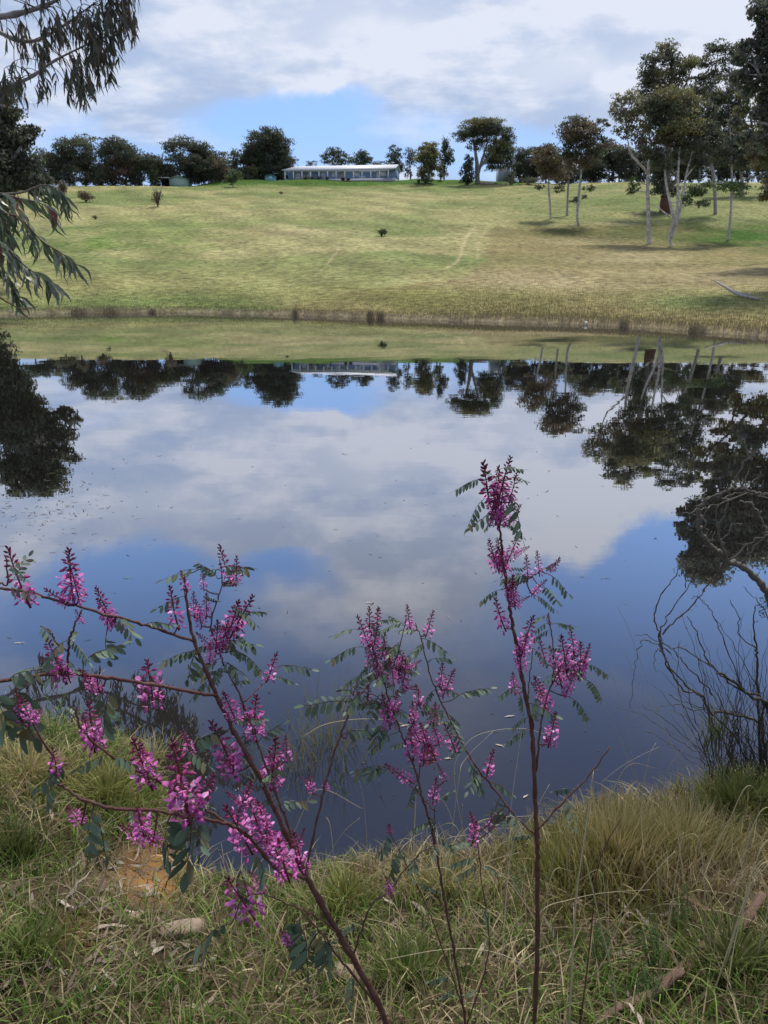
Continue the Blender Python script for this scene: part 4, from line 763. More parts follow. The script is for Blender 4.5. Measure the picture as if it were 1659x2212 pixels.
bark_strip('short rust coloured bark piece under the straw tussock', [(1470, 1972), (1530, 1982), (1600, 1990)], .012, .03)
# tall dry stalks, each its own thing
M_stalk = mat_tone('dry_grass_stalks', rough=.6)
def stalk(label, pts, Ys, r0, r1, col=(.42, .36, .24), group=None, name='grass_stalk', grow=True):
    P = [W(x_, y_, Y_) for (x_, y_), Y_ in zip(pts, np.interp(np.linspace(0, 1, len(pts)), np.linspace(0, 1, len(Ys)), Ys))]
    b0 = P[0]; g = gz(b0.x, b0.y)
    if grow and b0.z > g: P = [Vector((b0.x - (P[1].x - b0.x) * .15, b0.y, g))] + P
    cpt = catmull(P, 5); m = MB(); m.tube(cpt, lerp_list([r0, r1], len(cpt)), 5, col); o = m.build(name, M_stalk, None, True); return tag(o, label, 'stalk', group)
Z5 = lambda *p: [(829.5 + x * .5, 1659 + y * .5) for x, y in p]; Z3 = lambda *p: [(1272 + x * .375, 940 + y * .375) for x, y in p]; Z2 = lambda *p: [(608.3 + x * .4667, 940 + y * .4667) for x, y in p]; Z1 = lambda *p: [(x * .4, 1106 + y * .4) for x, y in p]
gq = 'long dry grass stalks of the near bank'
stalk('thickest pale dry stalk leaning right across the lower right water', Z5((800, 1106), (815, 800), (830, 560), (860, 340), (880, 200), (905, 10)), [1.75, 1.9], .0032, .0018, group=gq)
stalk('green tinged dry stalk crossing the thickest stalk', Z5((1000, 1060), (990, 900), (940, 700), (900, 520), (865, 380)), [1.8, 1.85], .0028, .002, (.33, .33, .17), group=gq)
stalk('broken red brown stem standing right of the tallest flower stem', Z5((850, 1080), (880, 850), (900, 650), (915, 480), (950, 350), (1025, 215)), [1.8, 1.9], .0028, .0015, (.12, .05, .035), group=gq)
arcs = [('straw arching low over the grass at the bottom centre', Z5((600, 860), (450, 790), (250, 785), (0, 830)), [2.0, 1.9]), ('straw arching right from the tallest stem over the straw tussock', Z5((680, 620), (800, 570), (950, 540), (1160, 525)), [2.3, 2.5]),
        ('straw arching over the dark water left of the tallest stem', Z2((880, 2010), (800, 1600), (840, 1450), (930, 1380), (1110, 1357), (1240, 1390)), [3.0, 3.2]), ('long straw sweeping flat over the middle shore', Z2((500, 1990), (700, 1940), (800, 1885), (900, 1870)), [2.9, 2.8]),
        ('straw rising from the shore behind the middle flowers', Z2((770, 2000), (820, 1600), (850, 1500), (980, 1370)), [3.0, 3.2]), ('pale straw hooked over left of the middle flowers', Z2((100, 1395), (200, 1340), (350, 1315), (500, 1320), (620, 1360)), [2.6, 2.6]),
        ('upright straw left of the tallest stem', Z2((1060, 1750), (1085, 1550), (1113, 1368)), [2.6, 2.7])]
for lb, p_, yy in arcs: stalk(lb, p_, yy, .0018, .0008, group=gq, grow=('hooked' not in lb and 'flat' not in lb))
th = [('first thin seed stalk from the left over the right hand water', Z3((600, 2100), (500, 1850), (400, 1600), (330, 1400), (230, 1120), (160, 980))), ('second thin seed stalk crossing the first over the right hand water', Z3((560, 1950), (430, 1700), (300, 1450), (180, 1200))),
      ('thin seed stalk right of the lowest flower spikes', Z3((300, 2050), (260, 1900), (200, 1600), (130, 1360))), ('thin seed stalk rising beside the right hand flower cluster', Z3((290, 2060), (200, 1800), (100, 1570), (0, 1360))),
      ('thin seed stalk in front of the bare bush', Z3((620, 2100), (600, 1900), (560, 1650), (500, 1440))), ('short thin stalk slanting left of the bare bush', Z3((420, 2050), (470, 1900), (640, 1700), (655, 1630))),
      ('thin stalk bent down at its tip near the bare bush', Z3((440, 2110), (405, 1950), (400, 1820), (385, 1805), (200, 1900), (60, 2010)))]
for lb, p_ in th: stalk(lb, p_, [3.3, 3.1], .0016, .0007, (.36, .33, .27), group=gq)
for i in range(60):
    x0 = rs.uniform(560, 1640); p0 = hit(x0, rs.uniform(1860, 2200), 1, 7); h = rs.uniform(.25, .6); d = rs.uniform(-1, 1); L_ = rs.uniform(.3, 1.1) * h
    e1 = rs.normal() * .08; dr = rs.random(); pts = [p0, p0 + Vector((d * L_ * (.25 + .2 * rs.random()), .05 + e1, h * rs.uniform(.45, .7))), p0 + Vector((d * L_ * rs.uniform(.6, .7), .08 + e1, h * (.9 - .05 * dr))), p0 + Vector((d * L_ * rs.uniform(.9, 1.3), .1 + e1, h * (1.15 - .6 * dr)))]
    cpt = catmull(pts, 5); m = MB(); m.tube(cpt, lerp_list([.0024, .0009], len(cpt)), 4, tuple(np.array([.40, .34, .21]) * rs.uniform(.7, 1.1)))
    tag(m.build('grass_stalk', M_stalk, None, True), 'loose dry grass stalk standing out of the near bank grass', 'stalk', 'loose dry grass stalks')
for i in range(16):
    x0 = rs.uniform(0, 560); p0 = hit(x0, rs.uniform(1780, 2200), 1, 7); h = rs.uniform(.08, .25); d = rs.uniform(-1, 1); L_ = rs.uniform(.15, .5)
    cpt = catmull([p0, p0 + Vector((d * L_ * .4, .05, h * .7)), p0 + Vector((d * L_, .1, h))], 6); m = MB(); m.tube(cpt, lerp_list([.0025, .001], len(cpt)), 4, tuple(np.array([.40, .34, .23]) * rs.uniform(.7, 1.1)))
    tag(m.build('grass_stalk', M_stalk, None, True), 'fallen dry grass stalk leaning over the litter at lower left', 'stalk', 'fallen dry stalks at lower left')
# ================================================================ bare shrub at right
M_twig = mat_tone('bare_twigs', rough=.85, bump=.4, bscale=60, vary=.4, vscale=20, vary_col=(.16, .16, .13))
def woody(name, parent, P_, Ys, r0, r1, col, n=6, mat=None):
    pts = [W(x_, y_, Y_) for (x_, y_), Y_ in zip(P_, np.interp(np.linspace(0, 1, len(P_)), np.linspace(0, 1, len(Ys)), Ys))]
    c = catmull(pts, 5)
    if mat is None: c = [c[0]] + [p + Vector((rs.normal(), rs.normal(), rs.normal())) * .0045 for p in c[1:]]
    m = MB(); rr = lerp_list([r0, r1], len(c)); rr = [r * (1.35 if i % 4 == 1 else 1) for i, r in enumerate(rr)]; m.tube(c, rr, n, col)
    if mat is None and r0 > .0025:
        for i in range(3, len(c) - 1, 4):      # short spurs
            if rs.random() < .6: m.tube([c[i], c[i] + Vector((rs.normal() * .02, rs.normal() * .02, abs(rs.normal()) * .03))], [r1 * .8, r1 * .4], 4, col)
    return m.build(name, mat or M_twig, parent, True), c
rs = np.random.default_rng(21)
bp0 = hit(1650, 1700, 2, 9); bush = empty('bare_shrub', bp0, 'tangled leafless shrub with dark wiry twigs rising from the right bank', 'shrub')
K = (.045, .036, .032)
DB = 3.75
for P_, yy, r0, r1 in [
    (Z3((1040, 1960), (1010, 1700), (1000, 1530), (900, 1480), (820, 1430), (740, 1360), (680, 1280), (620, 1150), (560, 1040)), [3.8, 3.5], .012, .003),
    (Z3((1060, 1900), (1032, 1560), (940, 1500), (830, 1420), (745, 1365)), [3.8, 3.5], .014, .009),
    (Z3((1000, 2000), (1000, 1700), (900, 1620), (760, 1600), (700, 1600), (640, 1510), (540, 1470), (480, 1380), (430, 1270), (405, 1150), (385, 1050), (400, 950), (480, 840), (560, 740), (630, 670)), [3.85, 3.6, 3.3], .011, .002),
    (Z3((640, 1510), (560, 1440), (470, 1330), (420, 1200), (410, 1130), (470, 1020), (560, 880), (640, 760), (700, 680)), [3.5, 3.35], .007, .002),
    (Z3((430, 1150), (520, 1050), (620, 940), (700, 850), (760, 740)), [3.4, 3.4], .0055, .003),
    (Z3((560, 880), (560, 820), (580, 760), (630, 710)), [3.35, 3.35], .003, .0015), (Z3((590, 850), (650, 800), (725, 760)), [3.35, 3.3], .003, .0015),
    (Z3((480, 1250), (390, 1200), (300, 1180), (270, 1280), (245, 1400), (235, 1580)), [3.4, 3.2], .004, .0015),
    (Z3((420, 1240), (385, 1245), (375, 1300), (388, 1365)), [3.4, 3.35], .003, .0015), (Z3((440, 1200), (340, 1150), (265, 1155)), [3.4, 3.3], .003, .0015),
    (Z3((720, 1340), (560, 1240), (470, 1230), (430, 1180)), [3.55, 3.4], .005, .003), (Z3((700, 1500), (640, 1420), (540, 1300), (480, 1230)), [3.6, 3.45], .006, .003),
    (Z3((1000, 1900), (965, 1480), (970, 1300), (975, 1220), (950, 1100), (955, 980)), [3.8, 3.55], .011, .004),
    (Z3((975, 1240), (870, 1150), (860, 1030), (810, 940)), [3.6, 3.5], .005, .002), (Z3((900, 1480), (860, 1430), (760, 1150), (700, 1020), (640, 940), (590, 940)), [3.6, 3.5], .005, .0018),
    (Z3((960, 1480), (940, 1400), (820, 1200), (740, 1050)), [3.6, 3.5], .004, .0015), (Z3((1060, 1120), (1032, 1040), (960, 950), (890, 860)), [3.5, 3.45], .004, .0018),
    (Z3((900, 1620), (780, 1580), (620, 1560), (480, 1500), (475, 1485)), [3.75, 3.5], .004, .0015), (Z3((760, 1600), (600, 1580), (470, 1550), (400, 1570), (395, 1590)), [3.7, 3.5], .0035, .0015),
    (Z3((820, 1900), (700, 1640), (660, 1540), (670, 1400)), [3.8, 3.6], .006, .003), (Z3((930, 1900), (820, 1720), (740, 1640), (640, 1520)), [3.8, 3.6], .007, .004)]:
    woody('branch', bush, [(p[0] + rs.normal() * 2.2, p[1] + rs.normal() * 2.2) for p in P_], yy, r0 * .68, r1 * .62, tuple(np.array(K) * rs.uniform(.8, 1.8)))
for i in range(120):
    x0 = rs.uniform(1530, 1720); y0_ = rs.uniform(1630, 1720); a = rs.normal() * .35 - .25; L_ = rs.uniform(90, 330)
    P_ = [(x0, y0_)]; 
    for k in range(1, 5): a += rs.normal() * .16; P_.append((P_[-1][0] + math.sin(a) * L_ / 4, P_[-1][1] - math.cos(a) * L_ / 4))
    woody('twig', bush, P_, [3.85 + rs.uniform(-.3, .1), 3.6 + rs.uniform(-.3, .3)], rs.uniform(.0014, .0038), .0008, tuple(np.array(K) * rs.uniform(.6, 1.7)), 4)
bb = empty('curved_branch', W(1690, 1600, 3.4), 'thick bare bough hooping over the water at the right edge', 'branch')
for P_, yy, r0, r1 in [(Z3((1150, 2000), (1110, 1500), (1075, 1100), (1032, 930), (1000, 860), (950, 810), (880, 760), (800, 720), (740, 670), (690, 630), (650, 580), (632, 500), (650, 420), (690, 370), (760, 320), (860, 305), (950, 325), (1040, 355), (1120, 420)), [3.5, 3.3, 3.1, 3.0], .022, .0045),
    (Z3((800, 720), (760, 620), (740, 520), (742, 410)), [3.2, 3.2], .006, .003), (Z3((790, 700), (750, 560), (790, 400), (800, 330), (830, 270), (900, 170), (935, 130), (925, 90)), [3.2, 3.1], .007, .002),
    (Z3((850, 310), (930, 270), (1000, 225)), [3.1, 3.1], .0045, .002), (Z3((740, 670), (700, 620), (670, 520), (665, 440), (720, 400)), [3.2, 3.2], .004, .0018), (Z3((870, 740), (960, 650), (1040, 560)), [3.15, 3.0], .0055, .004),
    (Z3((800, 715), (970, 600), (1040, 565)), [3.15, 3.1], .005, .003), (Z3((870, 380), (930, 385), (970, 440), (1010, 520), (1035, 660), (1080, 900)), [3.1, 3.1, 3.3], .0035, .007), (Z3((545, 447), (640, 430), (720, 400), (900, 335), (1060, 350)), [3.0, 3.1], .002, .004),
    (Z3((540, 355), (640, 368), (760, 350), (900, 335), (1040, 352)), [3.05, 3.1], .002, .004), (Z3((770, 610), (800, 570), (845, 515), (890, 508)), [3.2, 3.2], .003, .002), (Z3((660, 640), (690, 615), (720, 590)), [3.2, 3.2], .004, .003)]:
    woody('branch', bb, [(p[0] + rs.normal() * 1.8, p[1] + rs.normal() * 1.8) for p in P_], yy, r0 * .8, r1 * .72, tuple(np.array((.15, .13, .115)) * rs.uniform(.8, 1.3)), 8)
n = 90; P = np.array([np.array(W(1652 + rs.uniform(-14, 14), 1310 + rs.normal() * 12, 3.2 + rs.normal() * .04)) for _ in range(n)]); ax = rs.normal(size=(n, 3))
V, F, C = curved_leaves(P, ax, np.full(n, .022), np.full(n, .004), np.tile([.035, .05, .03], (n, 1)), rs); mesh('sprig', V, F, M_leaf, bb, C)
# ================================================================ overhanging gum at left
M_gl = mat_tone('gum_leaves', rough=.38, spec=.45, trans=.18)
gum = empty('overhanging_gum', Vector((-9.6, 11.5, gz(-9.6, 11.5))), 'drooping gum overhanging from outside the left edge with long sickle leaves', 'tree')
gb = Vector(gum.location); m = MB()
tp = catmull([gb + Vector((0, 0, -.3)), gb + Vector((.3, 0, 3)), gb + Vector((.2, .3, 6)), gb + Vector((.8, .2, 9.5))], 6); m.tube(tp, lerp_list([.36, .28, .2, .12], len(tp)), 12, (.42, .39, .36)); m.build('trunk', M_bark, gum, True)
YG = 15.5
boughs = [[(-560, -120), (-250, -30), (-60, 30), (0, 36), (80, 18), (135, -8), (200, -60)], [(-560, -120), (-200, 130), (-60, 175), (0, 190), (60, 170), (120, 130), (190, 95)], [(-300, -200), (-40, -120), (120, -90), (220, -60), (270, -10)],
          [(-560, -120), (-150, -20), (-20, 60), (60, 90), (130, 60), (200, 10)], [(-400, 60), (-100, 230), (-20, 225), (30, 235)]]
bc = []
for i, P_ in enumerate(boughs):
    _, c = woody('bough', gum, P_, [YG - .3, YG + .2 * i, YG + .5], .09 if i == 0 else .06, .012, (.40, .37, .36), 8, M_bark); bc += c
tw = MB(); LP, LA, LL, LW, LC = [], [], [], [], []
regions = [(230, 55, 62, 62, 250), (165, 90, 50, 70, 170), (200, 150, 55, 55, 180), (160, 190, 40, 38, 90), (270, 40, 28, 60, 100), (90, 60, 60, 60, 90), (60, 120, 60, 50, 90), (20, 170, 30, 50, 60), (105, 190, 30, 20, 26), (12, 210, 22, 22, 40), (48, 195, 16, 18, 18), (88, 196, 5, 12, 5), (235, 110, 40, 30, 60),
           (120, -60, 150, 50, 260), (260, -70, 90, 50, 200), (-60, 60, 60, 120, 200), (-120, 150, 80, 120, 200), (320, -160, 150, 60, 220), (60, -200, 250, 90, 300), (150, -330, 150, 120, 520), (170, -180, 120, 110, 420), (230, -90, 90, 60, 200)]
for (cx_, cy_, rx, ry, n_) in regions:
    for _ in range(max(1, n_ // 6)):
        a = rs.random() * 6.28; r = math.sqrt(rs.random()); x_ = cx_ + math.cos(a) * r * rx; y_ = cy_ + math.sin(a) * r * ry - 14
        Y_ = YG + rs.uniform(-.7, .9); q = W(x_, y_, Y_); near = min(bc, key=lambda p: (p - q).length + (2 if p.z < q.z else 0))
        st_ = q + (near - q) * min(1, .9 / max(.01, (near - q).length)) if (near - q).length > .9 else near
        mid = st_.lerp(q, .6) + Vector((0, 0, .08)); tail = q + Vector((rs.normal() * .05, rs.normal() * .05, -.12))
        tc_ = catmull([st_, mid, q, tail], 4); tw.tube(tc_, lerp_list([.009, .003], len(tc_)), 4, (.10, .06, .045), cap=False)
        for _k in range(7):
            b_ = tc_[rs.integers(len(tc_) // 2, len(tc_))]; LP.append(b_); LA.append((rs.normal() * .28 + .05, rs.normal() * .28, -1)); LL.append(rs.uniform(.17, .33)); LW.append(rs.uniform(.032, .050))
            LC.append(np.array((.075, .085, .052) if rs.random() < .85 else (.13, .085, .055)) * rs.uniform(.6, 1.5))
for a_ in range(5):
    pass
tw.build('twigs', M_twig, gum)
V, F, C = curved_leaves(np.array(LP), np.array(LA), np.array(LL), np.array(LW), np.array(LC), rs, .32, segs=5); mesh('leaves', V, F, M_gl, gum, C, True)
# lower spray, nearer
YL = 4.6; tw = MB(); LP, LA, LL, LW, LC = [], [], [], [], []
sprays = [[(-160, 330), (-40, 400), (30, 425), (90, 440), (120, 470)], [(-160, 330), (-30, 440), (40, 470), (90, 520), (130, 545), (160, 570)], [(-160, 330), (-60, 470), (10, 530), (50, 570), (90, 600), (110, 610)], [(-160, 330), (-60, 480), (-10, 560), (20, 600), (32, 632), (45, 645)],
          [(-160, 330), (-50, 410), (20, 440), (60, 480), (70, 530)], [(-160, 330), (-60, 420), (0, 470), (20, 520), (15, 560)], [(0, 420), (50, 415), (90, 400), (125, 408), (150, 440)], [(-100, 600), (-20, 632), (20, 655), (50, 668), (82, 662)]]
for i, P_ in enumerate(sprays):
    YY = YL + rs.uniform(-.3, .3); c_ = catmull([W(x_, y_, (YL + 1.5 if j == 0 and i < 6 else YY)) for j, (x_, y_) in enumerate(P_)], 8); tw.tube(c_, lerp_list([.008, .004, .002], len(c_)), 5, (.16, .07, .05) if i % 2 else (.20, .16, .14), cap=False)
    if i == 7: continue
    for k in range(10, len(c_)):
        for _ in range(1 + k % 2):
            side = -1 if (k + _) % 2 else 1; t_ = (c_[min(k + 1, len(c_) - 1)] - c_[k - 1]).normalized(); d = t_ * .35 + Vector((side * .30 + rs.normal() * .22, rs.normal() * .35, -1.0))
            LP.append(c_[k]); LA.append(tuple(d)); LL.append(rs.uniform(.09, .175)); LW.append(rs.uniform(.016, .027)); LC.append(np.array((.095, .135, .07) if rs.random() < .6 else (.16, .19, .14)) * rs.uniform(.6, 1.4))
            if rs.random() < .06: LC[-1] = np.array((.15, .05, .04))
link = catmull([tp[len(tp) // 3], Vector((-6.5, 8.5, 4.6)), W(-160, 330, YL + 1.5)], 6); tw.tube(link, lerp_list([.06, .02], len(link)), 7, (.3, .27, .25))
tw.build('low_twigs', M_twig, gum)
V, F, C = curved_leaves(np.array(LP), np.array(LA), np.array(LL), np.array(LW), np.array(LC), rs, .6, segs=7); mesh('low_leaves', V, F, M_gl, gum, C, True)
# ================================================================ flowering shrubs
M_stem = mat_tone('red_brown_stem', rough=.5, spec=.35, bump=.25, bscale=120, vary=.35, vscale=40, vary_col=(.16, .13, .10))
M_pet = mat_tone('pink_purple_petals', rough=.6, spec=.25, trans=.25)
M_lf = mat_tone('blue_green_leaflets', rough=.5, spec=.35, trans=.12)
STEMCOL = (.092, .030, .028)
def floret(m, p, d, up, s, open_, c1, c2):
    """one pea flower: curved keel and wings plus a raised banner when open, a plump bud when closed"""
    d = d.normalized(); sd = d.cross(up); sd = sd.normalized() if sd.length > 1e-4 else d.orthogonal().normalized(); u_ = sd.cross(d)
    if not open_:
        prof = [(0, .14), (.35, .5), (.7, .42), (1, .08)]; V = []; F = []
        for t, r in prof:
            cpt = p + d * (t * s) - u_ * (t * t * s * .25)
            V += [cpt + sd * (r * s * .52), cpt + u_ * (r * s * .52), cpt - sd * (r * s * .52), cpt - u_ * (r * s * .52)]
        for i in range(3): F += [(i * 4 + k, i * 4 + (k + 1) % 4, i * 4 + 4 + (k + 1) % 4, i * 4 + 4 + k) for k in range(4)]
        m.add(V, F, c1); return
    k1 = p + d * s * .15
    V = [k1, k1 + d * s * .5 + sd * s * .26 - u_ * s * .06, k1 + d * s * 1.05 - u_ * s * .22, k1 + d * s * .5 - sd * s * .26 - u_ * s * .06, k1 + d * s * .55 - u_ * s * .34]
    m.add(V, [(0, 1, 4), (1, 2, 4), (2, 3, 4), (3, 0, 4), (0, 3, 2, 1)], c1)
    b0 = p + d * s * .12; bu = u_ * .85 + d * .5
    V = [b0, b0 + bu * s * .45 + sd * s * .42, b0 + bu * s * .95 + sd * s * .22 - d * s * .06, b0 + bu * s * .95 - sd * s * .22 - d * s * .06, b0 + bu * s * .45 - sd * s * .42, b0 + bu * s * .5 + d * s * .1]
    m.add(V, [(0, 1, 5), (1, 2, 5), (2, 3, 5), (3, 4, 5), (4, 0, 5)], c2)
def make_spike(rs, n, openf, L_=1.0, wid=.19, fl=.16):
    """raceme of unit length along +Z: dark buds packed at the tip, open pink flowers below"""
    m = MB(); bend = Vector((rs.normal() * .06, rs.normal() * .06, 0)); ax_ = [Vector((bend.x * t * t, bend.y * t * t, t * L_)) for t in np.linspace(-.12, 1, 7)]
    m.tube(ax_, lerp_list([.022, .010], 7), 5, (.16, .035, .05))
    for i in range(n):
        t = i / (n - 1); t = t ** .9; a = i * 2.4 + rs.normal() * .2; out = Vector((math.cos(a), math.sin(a), 0)); z = .02 + t * .96; base = Vector((bend.x * z * z, bend.y * z * z, z))
        if t > openf:      # buds
            u = (t - openf) / (1 - openf); s = fl * (.95 - .40 * u); ped = .07 * (1 - u) + .008; d = out * (.8 - .5 * u) + Vector((0, 0, -.1 + 1.0 * u)); c = np.array((.42, .07, .24)) * (1 - u) + np.array((.11, .018, .05)) * u
            p = base + out * ped + Vector((0, 0, ped * .3)); m.tube([base, p], .006, 3, (.14, .03, .05), cap=False); floret(m, p, d, Vector((0, 0, 1)), s, False, tuple(c * rs.uniform(.8, 1.25)), None)
        else:
            s = fl * rs.uniform(.9, 1.2); ped = wid * rs.uniform(.5, 1.0); d = out * .9 + Vector((0, 0, -.55 + rs.normal() * .25)); p = base + out * ped * .8 - Vector((0, 0, ped * .15)); m.tube([base, p], .006, 3, (.18, .04, .07), cap=False)
            k = rs.uniform(.75, 1.25); pale = rs.random() < .25
            floret(m, p, d, Vector((0, 0, 1)), s, True, tuple(np.array((.66, .14, .50)) * k), tuple(np.array((.82, .42, .76) if pale else (.72, .21, .58)) * k))
    return np.array([tuple(v) for v in m.v]), m.f, np.array(m.c)
rs = np.random.default_rng(99)
def mesh_data(name, VFC, mat):
    o = mesh(name, VFC[0], VFC[1], mat, None, VFC[2]); me = o.data; bpy.data.objects.remove(o); return me
SP_FULL = [mesh_data('flower_spike', make_spike(rs, 42, .52, wid=.17, fl=.125), M_pet) for _ in range(5)]
SP_SLIM = [mesh_data('flower_spike', make_spike(rs, 32, .34, wid=.15, fl=.135), M_pet) for _ in range(3)]
SP_BUD = [mesh_data('flower_spike', make_spike(rs, 24, .0, wid=.08, fl=.22), M_pet) for _ in range(2)]
SP_FAT = [mesh_data('flower_spike', make_spike(rs, 34, .66, wid=.24, fl=.15), M_pet) for _ in range(4)]
def make_leaf(rs, npair, llen, droopy, fold=0.0, lw=.42):
    """pinnate leaf, unit length along +X, leaflets hanging towards -Z"""
    m = MB(); pts = [Vector((t, 0, -.18 * t * t + .04 * math.sin(t * 5))) for t in np.linspace(0, 1, 8)]; m.tube(pts, lerp_list([.012, .006], 8), 4, (.10, .07, .045))
    for i in range(npair + 1):
        t = .22 + .78 * i / npair; b0 = Vector((t, 0, -.18 * t * t + .04 * math.sin(t * 5)))
        for sdn in ((-1, 1) if i < npair else (0,)):
            d = Vector((.45, sdn * (.8 - .35 * droopy), -droopy + rs.normal() * .15)).normalized() if sdn else Vector((1, 0, -.45 * droopy)).normalized()
            L_ = llen * rs.uniform(.85, 1.12) * (1 - .25 * abs(t - .6)); w = L_ * lw * .5; s = d.cross(Vector((rs.normal() * .25, rs.normal() * .25, 1)).cross(d)).normalized() if False else d.cross(Vector((rs.normal() * .3, rs.normal() * .3 + .3 * sdn, 1))).normalized(); u_ = s.cross(d)
            V = []; ts = [0, .15, .4, .68, .9, 1]; ws = [.08, .62, 1, .92, .5, .06]
            for tt, ww in zip(ts, ws):
                cpt = b0 + d * (L_ * (.04 + tt)) - Vector((0, 0, L_ * .12 * tt * tt)); V += [cpt - s * w * ww + u_ * w * .18 * ww, cpt, cpt + s * w * ww + u_ * w * .18 * ww]
            F = []
            for k in range(5): F += [(k * 3, k * 3 + 1, k * 3 + 4, k * 3 + 3), (k * 3 + 1, k * 3 + 2, k * 3 + 5, k * 3 + 4)]
            m.add(V, F, tuple(np.array((.100, .150, .095) if rs.random() < .9 else (.16, .15, .07)) * rs.uniform(.6, 1.5)))
    return np.array([tuple(v) for v in m.v]), m.f, np.array(m.c)
LF = [mesh_data('leaf', make_leaf(rs, k, l, d), M_lf) for k, l, d in ((5, .27, .5), (6, .25, .8), (4, .32, .6), (7, .22, .9))]
LF_BIG = [mesh_data('leaf', make_leaf(rs, k, l, d, lw=.46), M_lf) for k, l, d in ((4, .36, .6), (4, .38, .85), (5, .33, .7))]
LF_RED = []
for me in LF_BIG[:2]:
    c = me.copy(); a = c.color_attributes['tone']; n = len(c.vertices); arr = np.empty(n * 4, np.float32); a.data.foreach_get('color', arr); arr = arr.reshape(-1, 4); arr[:, :3] = arr[:, :3] * np.array([2.1, .62, .45]); a.data.foreach_set('color', arr.ravel()); LF_RED.append(c)
def add_inst(name, me, parent, p, q, scale_len=None, roll=None, axis='Z', wscale=1.0):
    """put a shared part between two world points"""
    d = q - p; L_ = d.length if scale_len is None else scale_len; o = bpy.data.objects.new(name, me); COL.objects.link(o); o.parent = parent
    o.location = p - Vector(parent.location)
    if axis == 'Z':
        o.rotation_mode = 'QUATERNION'; from mathutils import Quaternion
        o.rotation_quaternion = d.to_track_quat('Z', 'Y') @ Quaternion((0, 0, 1), rs.random() * 6.28 if roll is None else roll); o.scale = (L_ * wscale, L_ * wscale, L_)
    else:
        x = d.normalized(); zz = Vector((rs.normal() * .3, rs.normal() * .3, 1)); y = zz.cross(x).normalized(); zz = x.cross(y); M = Matrix((x, y, zz)).transposed(); o.rotation_euler = M.to_euler(); o.scale = (L_, L_, L_)
    return o
def profileY(P_, Ys): return np.interp(np.linspace(0, 1, len(P_)), np.linspace(0, 1, len(Ys)), Ys)
